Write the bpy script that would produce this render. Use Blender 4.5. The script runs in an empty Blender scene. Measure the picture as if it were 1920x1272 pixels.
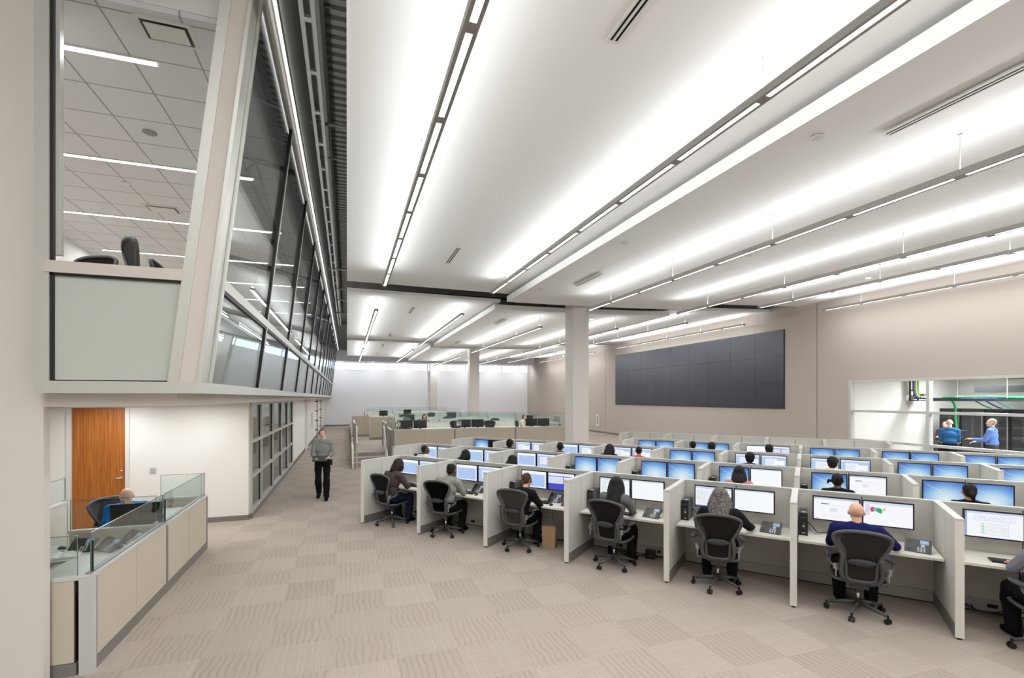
import bpy, bmesh, math, random
from mathutils import Vector, Matrix, noise
random.seed(7)
PI = math.pi
R = math.radians
SC = bpy.context.scene
COL = SC.collection

# ------------------------------------------------------------------ camera
TH = R(18.813)
cam_data = bpy.data.cameras.new('camera')
cam = bpy.data.objects.new('camera', cam_data)
COL.objects.link(cam)
cam.location = (0, 0, 2.57)
cam.rotation_euler = (PI / 2, 0, -TH)
cam_data.sensor_width = 36.0
cam_data.lens = 907.0 / 1920 * 36
cam_data.shift_y = (746 - 636) / 1920
cam_data.clip_start = 0.05
cam_data.clip_end = 300
SC.camera = cam
# ------------------------------------------------------------------ world and exposure
SC.view_settings.view_transform = 'Standard'
SC.view_settings.look = 'None'
SC.view_settings.exposure = 0.0
SC.view_settings.gamma = 1.0
SC.view_settings.use_curve_mapping = False
world = bpy.data.worlds.new('overcast_sky')
SC.world = world
world.use_nodes = True
wb = world.node_tree.nodes['Background']
wb.inputs[0].default_value = (0.80, 0.88, 1.0, 1)
wb.inputs[1].default_value = 2.4
UP_W, DOWN_W, MEZZ_W, UNDER_W, SERVER_W = 4.8, 9.8, 19.0, 16.5, 42.0
YBK = -14.0
WASH_W = 50.0
ENTRY_FILL_W = 31.0
UP_C, DOWN_C = (0.925, 0.975, 1.0), (0.94, 0.98, 1.0)


def area(name, loc, sx, sy, power, color=(1, 1, 1), up=False, rotz=0.0, tilt=0.0, parent=None, spread=PI):
    L = bpy.data.lights.new(name, 'AREA')
    L.shape = 'RECTANGLE'
    L.size, L.size_y = sx, sy
    L.energy = power
    L.color = color
    L.spread = spread
    o = bpy.data.objects.new(name, L)
    COL.objects.link(o)
    o.location = loc
    o.rotation_euler = ((PI if up else 0) + tilt, 0, rotz)
    if parent is not None:
        o.parent = parent
    return o


# ------------------------------------------------------------------ node helpers
class NT:
    def __init__(self, m):
        self.t = m.node_tree
        self.n = self.t.nodes

    def new(self, typ, **kw):
        x = self.n.new(typ)
        for k, v in kw.items():
            setattr(x, k, v)
        return x

    def put(self, sock, v):
        if isinstance(v, (int, float)):
            sock.default_value = v
        elif isinstance(v, (tuple, list)):
            sock.default_value = tuple(v) if len(v) == len(sock.default_value) else tuple(v) + (1,)
        else:
            self.t.links.new(v, sock)

    def m(self, op, a, b=0.0, c=None, clamp=False):
        x = self.new('ShaderNodeMath', operation=op, use_clamp=clamp)
        self.put(x.inputs[0], a)
        self.put(x.inputs[1], b)
        if c is not None:
            self.put(x.inputs[2], c)
        return x.outputs[0]

    def mix(self, f, a, b):
        x = self.new('ShaderNodeMix', data_type='RGBA')
        self.put(x.inputs[0], f)
        self.put(x.inputs[6], a)
        self.put(x.inputs[7], b)
        return x.outputs[2]

    def box(self, u, v, a, b, c, d):
        return self.m('MULTIPLY', self.m('MULTIPLY', self.m('GREATER_THAN', u, a), self.m('LESS_THAN', u, b)),
                      self.m('MULTIPLY', self.m('GREATER_THAN', v, c), self.m('LESS_THAN', v, d)))

    def ell(self, u, v, x, y, rx, ry):
        du = self.m('DIVIDE', self.m('SUBTRACT', u, x), rx)
        dv = self.m('DIVIDE', self.m('SUBTRACT', v, y), ry)
        return self.m('LESS_THAN', self.m('ADD', self.m('MULTIPLY', du, du), self.m('MULTIPLY', dv, dv)), 1.0)


def srgb(r, g, b):
    def f(c):
        c /= 255.0
        return c / 12.92 if c <= 0.04045 else ((c + 0.055) / 1.055) ** 2.4
    return (f(r), f(g), f(b), 1.0)


def mat(name, col, rough=0.6, metal=0.0, emit=None, es=0.0, grain=0.0, gscale=60.0, bump=0.0, spec=0.5):
    m = bpy.data.materials.new(name)
    m.use_nodes = True
    p = m.node_tree.nodes['Principled BSDF']
    p.inputs['Base Color'].default_value = col
    p.inputs['Roughness'].default_value = rough
    p.inputs['Metallic'].default_value = metal
    p.inputs['Specular IOR Level'].default_value = spec
    if emit is not None:
        p.inputs['Emission Color'].default_value = emit
        p.inputs['Emission Strength'].default_value = es
    if grain or bump:
        nt = NT(m)
        tc = nt.new('ShaderNodeTexCoord')
        no = nt.new('ShaderNodeTexNoise')
        no.inputs['Scale'].default_value = gscale
        no.inputs['Detail'].default_value = 2.0
        nt.t.links.new(tc.outputs['Object'], no.inputs['Vector'])
        if grain:
            f = nt.m('MULTIPLY_ADD', no.outputs['Fac'], grain * 2, 1.0 - grain)
            mx = nt.new('ShaderNodeMix', data_type='RGBA', blend_type='MULTIPLY')
            mx.inputs[0].default_value = 1.0
            mx.inputs[6].default_value = col
            cc = nt.new('ShaderNodeCombineColor')
            for i in range(3):
                nt.t.links.new(f, cc.inputs[i])
            nt.t.links.new(cc.outputs[0], mx.inputs[7])
            nt.t.links.new(mx.outputs[2], p.inputs['Base Color'])
        if bump:
            b = nt.new('ShaderNodeBump')
            b.inputs['Strength'].default_value = bump
            b.inputs['Distance'].default_value = 0.01
            nt.t.links.new(no.outputs['Fac'], b.inputs['Height'])
            nt.t.links.new(b.outputs[0], p.inputs['Normal'])
    return m


def glass_mat(name, tint, gloss_mul=1.0, base=0.04, rough=0.0):
    """clear architectural glass: tinted transmission under a fresnel mirror"""
    m = bpy.data.materials.new(name)
    m.use_nodes = True
    nt = NT(m)
    nt.n.remove(nt.n['Principled BSDF'])
    out = nt.n['Material Output']
    tr = nt.new('ShaderNodeBsdfTransparent')
    tr.inputs[0].default_value = tint
    gl = nt.new('ShaderNodeBsdfGlossy')
    gl.inputs['Roughness'].default_value = rough
    gl.inputs['Color'].default_value = (0.95, 0.97, 0.97, 1)
    fr = nt.new('ShaderNodeFresnel')
    fr.inputs['IOR'].default_value = 1.52
    f = nt.m('MULTIPLY_ADD', fr.outputs[0], gloss_mul, base, clamp=True)
    mx = nt.new('ShaderNodeMixShader')
    nt.put(mx.inputs[0], f)
    nt.t.links.new(tr.outputs[0], mx.inputs[1])
    nt.t.links.new(gl.outputs[0], mx.inputs[2])
    nt.t.links.new(mx.outputs[0], out.inputs['Surface'])
    return m


# ------------------------------------------------------------------ materials
def carpet_mat():
    m = mat('carpet', srgb(178, 164, 152), 0.95, spec=0.1)
    nt = NT(m)
    p = nt.n['Principled BSDF']
    tc = nt.new('ShaderNodeTexCoord')
    sep = nt.new('ShaderNodeSeparateXYZ')
    nt.t.links.new(tc.outputs['Object'], sep.inputs[0])
    x, y = sep.outputs[0], sep.outputs[1]
    # square carpet tiles laid as a checkerboard of ridged and of cross-hatched tiles
    T = 0.61
    ix = nt.m('FLOOR', nt.m('DIVIDE', nt.m('ADD', x, 61.15), T))
    iy = nt.m('FLOOR', nt.m('DIVIDE', nt.m('ADD', y, 61.0), T))
    par = nt.m('MODULO', nt.m('ADD', ix, iy), 2.0)
    cv = nt.new('ShaderNodeCombineXYZ')
    nt.t.links.new(ix, cv.inputs[0])
    nt.t.links.new(iy, cv.inputs[1])
    wn = nt.new('ShaderNodeTexWhiteNoise', noise_dimensions='2D')
    nt.t.links.new(cv.outputs[0], wn.inputs['Vector'])
    rnd = wn.outputs['Value']
    no = nt.new('ShaderNodeTexNoise')
    no.inputs['Scale'].default_value = 3.4
    no.inputs['Detail'].default_value = 1.5
    nt.t.links.new(tc.outputs['Object'], no.inputs['Vector'])
    d = nt.m('MULTIPLY', nt.m('SUBTRACT', no.outputs['Fac'], 0.5), 0.55)
    ph = nt.m('ADD', nt.m('ADD', x, nt.m('MULTIPLY', d, 0.20)), nt.m('MULTIPLY', rnd, 3.0))
    wave = nt.m('POWER', nt.m('MULTIPLY_ADD', nt.m('SINE', nt.m('MULTIPLY', ph, 96.0)), 0.5, 0.5), 3.0)
    amp = nt.m('MULTIPLY', nt.m('SUBTRACT', 1.0, par), nt.m('MULTIPLY_ADD', no.outputs['Fac'], 1.0, 0.15))
    wv = nt.m('ADD', nt.m('MULTIPLY', wave, amp), nt.m('MULTIPLY', wave, 0.06))
    # pale yarn lines of uneven strength
    ny = nt.new('ShaderNodeTexNoise', noise_dimensions='1D')
    ny.inputs['Scale'].default_value = 95.0
    nt.t.links.new(y, ny.inputs['W'])
    nx = nt.new('ShaderNodeTexNoise', noise_dimensions='1D')
    nx.inputs['Scale'].default_value = 85.0
    nt.t.links.new(x, nx.inputs['W'])
    gx = nt.m('MULTIPLY', nt.m('SUBTRACT', nx.outputs['Fac'], 0.50), 6.0, clamp=True)
    gy = nt.m('MULTIPLY', nt.m('SUBTRACT', ny.outputs['Fac'], 0.50), 6.0, clamp=True)
    grid = nt.m('MULTIPLY', nt.m('MAXIMUM', gx, gy), nt.m('MULTIPLY_ADD', par, 0.40, 0.50))
    fine = nt.new('ShaderNodeTexNoise')
    fine.inputs['Scale'].default_value = 90.0
    nt.t.links.new(tc.outputs['Object'], fine.inputs['Vector'])
    dark, mid, pale = srgb(130, 118, 109), srgb(168, 155, 145), srgb(192, 182, 172)
    c = nt.mix(nt.m('MULTIPLY', grid, 0.58), mid, pale)
    c = nt.mix(nt.m('MULTIPLY', wv, 0.40), c, dark)
    tone = nt.m('MULTIPLY_ADD', rnd, 0.06, nt.m('MULTIPLY_ADD', fine.outputs['Fac'], 0.16, 0.86))
    cc = nt.new('ShaderNodeCombineColor')
    for i in range(3):
        nt.t.links.new(tone, cc.inputs[i])
    mx = nt.new('ShaderNodeMix', data_type='RGBA', blend_type='MULTIPLY')
    mx.inputs[0].default_value = 1.0
    nt.t.links.new(c, mx.inputs[6])
    nt.t.links.new(cc.outputs[0], mx.inputs[7])
    nt.t.links.new(mx.outputs[2], p.inputs['Base Color'])
    b = nt.new('ShaderNodeBump')
    b.inputs['Strength'].default_value = 0.25
    b.inputs['Distance'].default_value = 0.006
    nt.t.links.new(nt.m('SUBTRACT', grid, wv), b.inputs['Height'])
    nt.t.links.new(b.outputs[0], p.inputs['Normal'])
    return m


def wood_mat():
    m = mat('oak_veneer', srgb(168, 96, 40), 0.35)
    nt = NT(m)
    p = nt.n['Principled BSDF']
    tc = nt.new('ShaderNodeTexCoord')
    mp = nt.new('ShaderNodeMapping')
    mp.inputs['Scale'].default_value = (60, 60, 1.3)
    nt.t.links.new(tc.outputs['Object'], mp.inputs[0])
    n1 = nt.new('ShaderNodeTexNoise')
    n1.inputs['Scale'].default_value = 1.0
    n1.inputs['Detail'].default_value = 5.0
    n1.inputs['Distortion'].default_value = 0.6
    nt.t.links.new(mp.outputs[0], n1.inputs['Vector'])
    cr = nt.new('ShaderNodeValToRGB')
    cr.color_ramp.elements[0].position = 0.3
    cr.color_ramp.elements[0].color = srgb(142, 76, 26)
    cr.color_ramp.elements[1].position = 0.75
    cr.color_ramp.elements[1].color = srgb(196, 124, 56)
    nt.t.links.new(n1.outputs['Fac'], cr.inputs[0])
    nt.t.links.new(cr.outputs[0], p.inputs['Base Color'])
    return m


def tile_ceiling_mat():
    m = mat('acoustic_tile', srgb(226, 226, 226), 0.9)
    nt = NT(m)
    p = nt.n['Principled BSDF']
    tc = nt.new('ShaderNodeTexCoord')
    sep = nt.new('ShaderNodeSeparateXYZ')
    nt.t.links.new(tc.outputs['Object'], sep.inputs[0])
    fx = nt.m('FRACT', nt.m('DIVIDE', nt.m('ADD', sep.outputs[0], 19.98), 0.66))
    fy = nt.m('FRACT', nt.m('DIVIDE', nt.m('ADD', sep.outputs[1], 0.02), 0.677))
    gx = nt.m('LESS_THAN', fx, 0.03)
    gy = nt.m('LESS_THAN', fy, 0.03)
    g = nt.m('MAXIMUM', gx, gy)
    nt.t.links.new(nt.mix(g, srgb(218, 216, 216), srgb(158, 156, 154)), p.inputs['Base Color'])
    return m


M = {}
M['carpet'] = carpet_mat()
M['wood'] = wood_mat()
M['tile_ceiling'] = tile_ceiling_mat()
M['white_wall'] = mat('white_paint', srgb(226, 222, 216), 0.85, grain=0.01, gscale=3)
M['near_wall'] = mat('warm_white_paint', srgb(212, 206, 200), 0.85, grain=0.01, gscale=2)
M['far_wall'] = mat('grey_lilac_paint', srgb(230, 229, 231), 0.9, grain=0.01, gscale=1)
M['beige_wall'] = mat('beige_paint', srgb(184, 173, 164), 0.9, grain=0.012, gscale=1.5)
M['cloud'] = mat('white_gypsum', srgb(232, 231, 229), 0.9, grain=0.006, gscale=0.8)
M['deck'] = mat('grey_deck_paint', srgb(146, 143, 138), 0.7)
M['dark_void'] = mat('dark_steel', srgb(74, 71, 68), 0.7)
M['baseboard'] = mat('taupe_baseboard', srgb(122, 113, 106), 0.6)
M['alu'] = mat('clear_aluminium', srgb(196, 195, 188), 0.42, 0.35, grain=0.02, gscale=9)
M['alu_dark'] = mat('grey_aluminium', srgb(140, 138, 136), 0.45, 0.3)
M['alu_panel'] = mat('painted_metal_panel', srgb(198, 190, 182), 0.55)
M['gasket'] = mat('black_gasket', srgb(22, 23, 24), 0.5)
M['frosted'] = mat('back_painted_glass', srgb(184, 189, 180), 0.22, spec=0.5)
M['glass'] = glass_mat('window_glass', (0.92, 0.94, 0.94, 1), 0.62, 0.06)
M['clear_glass'] = glass_mat('clear_window_glass', (0.94, 0.95, 0.95, 1), 0.3, 0.0)
M['green_glass'] = glass_mat('green_edge_glass', (0.94, 0.975, 0.965, 1), 0.35, 0.01)
M['glass_edge'] = mat('glass_edge', srgb(96, 128, 118), 0.2)
M['fabric'] = mat('pale_grey_fabric', srgb(198, 195, 187), 0.95, grain=0.035, gscale=420, spec=0.1)
M['fabric_tan'] = mat('tan_fabric', srgb(192, 181, 164), 0.95, grain=0.03, gscale=300, spec=0.1)
M['fabric_taupe'] = mat('taupe_fabric', srgb(176, 162, 144), 0.95, grain=0.03, gscale=300, spec=0.1)
M['trim'] = mat('silver_trim', srgb(196, 194, 190), 0.45, 0.15)
M['trim_white'] = mat('pale_trim', srgb(216, 213, 206), 0.5)
M['base_grey'] = mat('grey_raceway', srgb(128, 124, 120), 0.45, 0.25)
M['raceway_pale'] = mat('pale_raceway', srgb(180, 177, 170), 0.5)
M['laminate'] = mat('white_laminate', srgb(232, 227, 216), 0.4)
M['desk_grey'] = mat('grey_laminate', srgb(200, 202, 194), 0.4)
M['black'] = mat('black_plastic', srgb(20, 20, 22), 0.35)
M['black_matt'] = mat('matt_black', srgb(18, 17, 18), 0.8)
M['bezel'] = mat('dark_blue_bezel', srgb(16, 17, 38), 0.3)
M['charcoal'] = mat('charcoal_plastic', srgb(66, 66, 68), 0.5)
M['chair_frame'] = mat('graphite_frame', srgb(74, 73, 73), 0.45)
M['chair_mesh'] = mat('graphite_mesh', srgb(46, 41, 40), 0.75, grain=0.22, gscale=260)
M['armpad'] = mat('black_armpad', srgb(48, 48, 54), 0.5)
M['chrome'] = mat('chrome', srgb(225, 225, 225), 0.15, 0.95)
M['grey_pc'] = mat('grey_pc_case', srgb(92, 92, 94), 0.45, 0.2)
M['silver'] = mat('silver_plastic', srgb(190, 190, 190), 0.35, 0.4)
M['key'] = mat('pale_keys', srgb(198, 198, 200), 0.5)
M['label'] = mat('white_label', srgb(236, 236, 234), 0.6)
M['lcd'] = mat('phone_lcd', srgb(140, 165, 190), 0.2, emit=srgb(110, 150, 200), es=0.35)
M['paper'] = mat('paper', srgb(238, 236, 230), 0.8)
M['lamp'] = mat('lamp_diffuser', (1, 1, 1, 1), 0.6, emit=(1.0, 0.985, 0.96, 1), es=4.0)
M['lamp_body'] = mat('lamp_housing', srgb(150, 147, 142), 0.45, 0.2)
M['cove'] = mat('led_cove', (1, 1, 1, 1), 0.6, emit=(1, 0.995, 0.98, 1), es=1.6)
M['tray'] = mat('pale_steel', srgb(150, 148, 142), 0.5, 0.2)
M['videowall'] = mat('dark_display_glass', srgb(56, 56, 66), 0.28, grain=0.05, gscale=1.2, spec=0.55)
M['seam'] = mat('display_seam', srgb(30, 30, 34), 0.5)
M['rack'] = mat('rack_black', srgb(26, 26, 28), 0.45)
M['rack_dark'] = mat('rack_grey', srgb(50, 52, 54), 0.5)
M['green_cable'] = mat('green_cable', srgb(28, 150, 88), 0.5)
M['teal_cable'] = mat('teal_cable', srgb(110, 190, 165), 0.5)
M['blue_cable'] = mat('blue_cable', srgb(52, 66, 128), 0.5)
M['yellow_cable'] = mat('yellow_cable', srgb(220, 190, 60), 0.5)
M['red_cable'] = mat('red_cable', srgb(222, 98, 88), 0.5)
M['cardboard'] = mat('cardboard', srgb(160, 112, 82), 0.8)
M['slot'] = mat('diffuser_slot', srgb(18, 18, 18), 0.8)
M['window_sky'] = glass_mat('clerestory_glass', (0.95, 0.98, 1.0, 1), 0.6, 0.0)
M['exit_red'] = mat('exit_red', srgb(210, 90, 80), 0.5, emit=srgb(220, 70, 60), es=0.5)
M['bag'] = mat('paper_bag', srgb(176, 148, 112), 0.85)
M['white_shell'] = mat('white_plastic', srgb(220, 220, 216), 0.5)


def screen_mat(name, kind, strength=0.92):
    m = bpy.data.materials.new(name)
    m.use_nodes = True
    nt = NT(m)
    p = nt.n['Principled BSDF']
    p.inputs['Base Color'].default_value = (0.01, 0.01, 0.015, 1)
    p.inputs['Roughness'].default_value = 0.35
    tc = nt.new('ShaderNodeTexCoord')
    sep = nt.new('ShaderNodeSeparateXYZ')
    nt.t.links.new(tc.outputs['UV'], sep.inputs[0])
    u, v = sep.outputs[0], sep.outputs[1]

    def textlines(u, v, x0, x1, y0, y1, rows, dens=0.5, seed=0.0):
        lv = nt.m('MULTIPLY', v, rows)
        line = nt.m('MULTIPLY', nt.m('GREATER_THAN', nt.m('FRACT', lv), 0.45), nt.box(u, v, x0, x1, y0, y1))
        cv = nt.new('ShaderNodeCombineXYZ')
        nt.t.links.new(nt.m('MULTIPLY', u, 46.0), cv.inputs[0])
        nt.t.links.new(nt.m('ADD', nt.m('MULTIPLY', nt.m('FLOOR', lv), 7.3), seed), cv.inputs[1])
        no = nt.new('ShaderNodeTexNoise')
        no.inputs['Scale'].default_value = 1.0
        nt.t.links.new(cv.outputs[0], no.inputs['Vector'])
        return nt.m('MULTIPLY', line, nt.m('GREATER_THAN', no.outputs['Fac'], dens))

    if kind == 'desktop':
        du = nt.m('SUBTRACT', u, 0.55)
        dv = nt.m('MULTIPLY', nt.m('SUBTRACT', v, 0.12), 0.75)
        d = nt.m('SQRT', nt.m('ADD', nt.m('MULTIPLY', du, du), nt.m('MULTIPLY', dv, dv)))
        cr = nt.new('ShaderNodeValToRGB')
        e = cr.color_ramp.elements
        e[0].position, e[0].color = 0.0, srgb(244, 251, 255)
        e[1].position, e[1].color = 0.80, srgb(66, 96, 196)
        x = e.new(0.28)
        x.color = srgb(196, 230, 252)
        x = e.new(0.55)
        x.color = srgb(112, 170, 232)
        nt.t.links.new(d, cr.inputs[0])
        c = cr.outputs[0]
        # pale light streaks swooping from the upper left
        for k, (a, b, w) in enumerate(((0.93, 0.85, 0.022), (0.80, 0.62, 0.03), (0.99, 1.05, 0.015))):
            yy = nt.m('SUBTRACT', a, nt.m('MULTIPLY', b, nt.m('POWER', nt.m('MULTIPLY', u, 1.0), 0.62)))
            st = nt.m('SUBTRACT', 1.0, nt.m('DIVIDE', nt.m('ABSOLUTE', nt.m('SUBTRACT', v, nt.m('ADD', yy, 0.12))), w), clamp=True)
            c = nt.mix(nt.m('MULTIPLY', st, 0.45), c, srgb(214, 236, 255))
        if name.endswith('icon'):
            c = nt.mix(nt.box(u, v, 0.44, 0.54, 0.47, 0.60), c, srgb(228, 236, 240))
            c = nt.mix(nt.box(u, v, 0.46, 0.52, 0.50, 0.56), c, srgb(170, 190, 200))
    else:
        bg = {'doc': srgb(246, 250, 255), 'list': srgb(248, 251, 255), 'app': srgb(182, 206, 240), 'split': srgb(232, 240, 252),
              'map': srgb(248, 250, 255), 'indigo': srgb(70, 82, 196), 'form': srgb(250, 251, 255), 'plain': srgb(250, 253, 255)}[kind]
        c = nt.mix(0.0, bg, bg)
        if kind == 'app':
            c = nt.mix(nt.box(u, v, 0.0, 1.0, 0.90, 1.0), c, srgb(236, 244, 255))
            c = nt.mix(nt.box(u, v, 0.16, 0.62, 0.22, 0.78), c, srgb(240, 245, 255))
            c = nt.mix(nt.box(u, v, 0.55, 0.93, 0.30, 0.66), c, srgb(252, 253, 255))
            c = nt.mix(textlines(u, v, 0.2, 0.5, 0.3, 0.7, 22, 0.48), c, srgb(214, 222, 240))
        elif kind == 'plain':
            c = nt.mix(nt.box(u, v, 0.0, 1.0, 0.93, 1.0), c, srgb(214, 226, 244))
            c = nt.mix(textlines(u, v, 0.05, 0.5, 0.35, 0.85, 26, 0.62), c, srgb(232, 238, 248))
        elif kind == 'list':
            c = nt.mix(nt.box(u, v, 0.0, 1.0, 0.90, 1.0), c, srgb(205, 218, 240))
            c = nt.mix(textlines(u, v, 0.05, 0.75, 0.12, 0.86, 24, 0.45), c, srgb(214, 220, 238))
            c = nt.mix(textlines(u, v, 0.02, 0.22, 0.30, 0.80, 14, 0.5, 4.0), c, srgb(196, 232, 200))
            c = nt.mix(nt.box(u, v, 0.0, 1.0, 0.0, 0.05), c, srgb(120, 140, 200))
        elif kind == 'split':
            c = nt.mix(nt.box(u, v, 0.0, 1.0, 0.86, 1.0), c, srgb(250, 252, 255))
            c = nt.mix(nt.box(u, v, 0.06, 0.94, 0.08, 0.80), c, srgb(176, 202, 242))
            c = nt.mix(textlines(u, v, 0.3, 0.5, 0.6, 0.66, 20, 0.3), c, srgb(236, 242, 255))
        elif kind == 'indigo':
            c = nt.mix(nt.box(u, v, 0.0, 1.0, 0.84, 1.0), c, srgb(240, 244, 255))
            c = nt.mix(nt.box(u, v, 0.0, 0.58, 0.38, 0.80), c, srgb(222, 230, 250))
            c = nt.mix(nt.box(u, v, 0.62, 1.0, 0.30, 0.80), c, srgb(232, 238, 252))
            c = nt.mix(textlines(u, v, 0.04, 0.95, 0.42, 0.76, 24, 0.5), c, srgb(198, 208, 238))
        elif kind == 'form':
            c = nt.mix(nt.box(u, v, 0.0, 1.0, 0.92, 1.0), c, srgb(196, 208, 236))
            c = nt.mix(nt.box(u, v, 0.16, 0.34, 0.70, 0.74), c, srgb(96, 112, 140))
            edge = nt.m('SUBTRACT', nt.box(u, v, 0.18, 0.84, 0.18, 0.66), nt.box(u, v, 0.184, 0.836, 0.188, 0.652))
            c = nt.mix(edge, c, srgb(190, 196, 214))
            c = nt.mix(nt.box(u, v, 0.36, 0.52, 0.38, 0.56), c, srgb(226, 232, 240))
            c = nt.mix(textlines(u, v, 0.05, 0.12, 0.01, 0.05, 30, 0.4), c, srgb(60, 70, 120))
        elif kind == 'doc':
            c = nt.mix(nt.box(u, v, 0.0, 1.0, 0.92, 1.0), c, srgb(206, 216, 240))
            c = nt.mix(nt.box(u, v, 0.0, 0.04, 0.0, 1.0), c, srgb(150, 172, 214))
            c = nt.mix(textlines(u, v, 0.14, 0.88, 0.62, 0.86, 30, 0.46), c, srgb(214, 218, 230))
            c = nt.mix(nt.m('SUBTRACT', nt.box(u, v, 0.28, 0.76, 0.10, 0.56), nt.box(u, v, 0.284, 0.756, 0.108, 0.552)), c, srgb(180, 186, 204))
            c = nt.mix(textlines(u, v, 0.30, 0.74, 0.12, 0.54, 18, 0.46, 9.0), c, srgb(222, 228, 226))
            c = nt.mix(textlines(u, v, 0.30, 0.335, 0.12, 0.52, 9, 0.0, 2.0), c, srgb(140, 210, 160))
        elif kind == 'map':
            c = nt.mix(nt.box(u, v, 0.0, 1.0, 0.90, 1.0), c, srgb(214, 224, 242))
            c = nt.mix(nt.ell(u, v, 0.20, 0.68, 0.06, 0.10), c, srgb(226, 62, 92))
            c = nt.mix(nt.ell(u, v, 0.18, 0.60, 0.03, 0.04), c, srgb(226, 62, 92))
            c = nt.mix(nt.ell(u, v, 0.27, 0.68, 0.065, 0.085), c, srgb(110, 190, 232))
            c = nt.mix(nt.ell(u, v, 0.33, 0.64, 0.06, 0.10), c, srgb(46, 170, 84))
            c = nt.mix(nt.ell(u, v, 0.36, 0.58, 0.03, 0.06), c, srgb(46, 170, 84))
            c = nt.mix(nt.ell(u, v, 0.43, 0.70, 0.035, 0.07), c, srgb(196, 220, 150))
            c = nt.mix(textlines(u, v, 0.04, 0.13, 0.40, 0.86, 20, 0.4), c, srgb(168, 178, 208))
            c = nt.mix(textlines(u, v, 0.3, 0.92, 0.14, 0.24, 20, 0.6), c, srgb(228, 232, 242))
    nt.t.links.new(c, p.inputs['Emission Color'])
    p.inputs['Emission Strength'].default_value = strength
    return m


for k in ('doc', 'list', 'app', 'split', 'map', 'indigo', 'form', 'plain'):
    M['scr_' + k] = screen_mat('screen_' + k, k, 0.95)
M['scr_desktop'] = screen_mat('screen_desktop', 'desktop', 0.85)
M['scr_icon'] = screen_mat('screen_desktop_icon', 'desktop', 0.85)
M['scr_off'] = mat('screen_off', srgb(26, 25, 27), 0.2)


# ------------------------------------------------------------------ mesh helpers
def link(name, bm, m, parent=None, smooth=False, bevel=0.0, kind=None, loc=None, autosmooth=True):
    if bevel:
        bmesh.ops.bevel(bm, geom=[e for e in bm.edges if len(e.link_faces) == 2 and e.calc_face_angle(0) > 0.6],
                        offset=bevel, segments=2, profile=0.6, affect='EDGES', clamp_overlap=True)
    me = bpy.data.meshes.new(name)
    bm.to_mesh(me)
    bm.free()
    ms = m if isinstance(m, (list, tuple)) else [m]
    for x in ms:
        me.materials.append(M[x] if isinstance(x, str) else x)
    if smooth:
        for pl in me.polygons:
            pl.use_smooth = True
    o = bpy.data.objects.new(name, me)
    COL.objects.link(o)
    if parent is not None:
        o.parent = parent
    if loc is not None:
        o.location = loc
    if kind:
        o['kind'] = kind
    return o


def box(bm, x0, x1, y0, y1, z0, z1, mi=0, mx=None):
    vs = [bm.verts.new((x, y, z)) for x in (x0, x1) for y in (y0, y1) for z in (z0, z1)]
    fs = []
    for idx in ((0, 1, 3, 2), (4, 6, 7, 5), (0, 4, 5, 1), (2, 3, 7, 6), (0, 2, 6, 4), (1, 5, 7, 3)):
        f = bm.faces.new([vs[i] for i in idx])
        f.material_index = mi
        fs.append(f)
    if mx is not None:
        for v in vs:
            v.co = mx @ v.co
    return vs


def BX(*a, **k):
    bm = bmesh.new()
    if isinstance(a[0], (tuple, list)):
        for b in a:
            box(bm, *b)
    else:
        box(bm, *a)
    return bm


def prism(bm, pts, axis, a, b):
    """extrude a 2D polygon along axis ('x','y','z') from a to b"""
    def P(p, t):
        return {'x': (t, p[0], p[1]), 'y': (p[0], t, p[1]), 'z': (p[0], p[1], t)}[axis]
    v0 = [bm.verts.new(P(p, a)) for p in pts]
    v1 = [bm.verts.new(P(p, b)) for p in pts]
    n = len(pts)
    bm.faces.new(v0)
    bm.faces.new(list(reversed(v1)))
    for i in range(n):
        bm.faces.new((v0[i], v1[i], v1[(i + 1) % n], v0[(i + 1) % n]))
    bmesh.ops.recalc_face_normals(bm, faces=bm.faces[:])


def tube(bm, pts, r, seg=8, closed=False, rr=None, flat=None):
    """sweep a circle along points; rr: list of radii; flat: squash factor per binormal"""
    pts = [Vector(p) for p in pts]
    n = len(pts)
    rings = []
    prev = None
    for i, p in enumerate(pts):
        if closed:
            t = (pts[(i + 1) % n] - pts[i - 1])
        else:
            t = pts[min(i + 1, n - 1)] - pts[max(i - 1, 0)]
        if t.length < 1e-9:
            t = Vector((0, 0, 1))
        t.normalize()
        if prev is None:
            a = Vector((0, 1, 0)) if abs(t.y) < 0.9 else Vector((1, 0, 0))
        else:
            a = prev
        nrm = (a - t * a.dot(t))
        if nrm.length < 1e-6:
            nrm = Vector((1, 0, 0)) - t * t.x
        nrm.normalize()
        prev = nrm
        bn = t.cross(nrm)
        q = rr[i] if rr else r
        fl = flat if flat else 1.0
        rings.append([bm.verts.new(p + nrm * math.cos(2 * PI * k / seg) * q * fl + bn * math.sin(2 * PI * k / seg) * q) for k in range(seg)])
    for i in range(n if closed else n - 1):
        A, B = rings[i], rings[(i + 1) % n]
        for k in range(seg):
            bm.faces.new((A[k], A[(k + 1) % seg], B[(k + 1) % seg], B[k]))
    if not closed:
        bm.faces.new(list(reversed(rings[0])))
        bm.faces.new(rings[-1])
    return rings


def cyl(bm, p0, p1, r0, r1=None, seg=16):
    tube(bm, [p0, p1], r0, seg, rr=[r0, r0 if r1 is None else r1])


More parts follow.
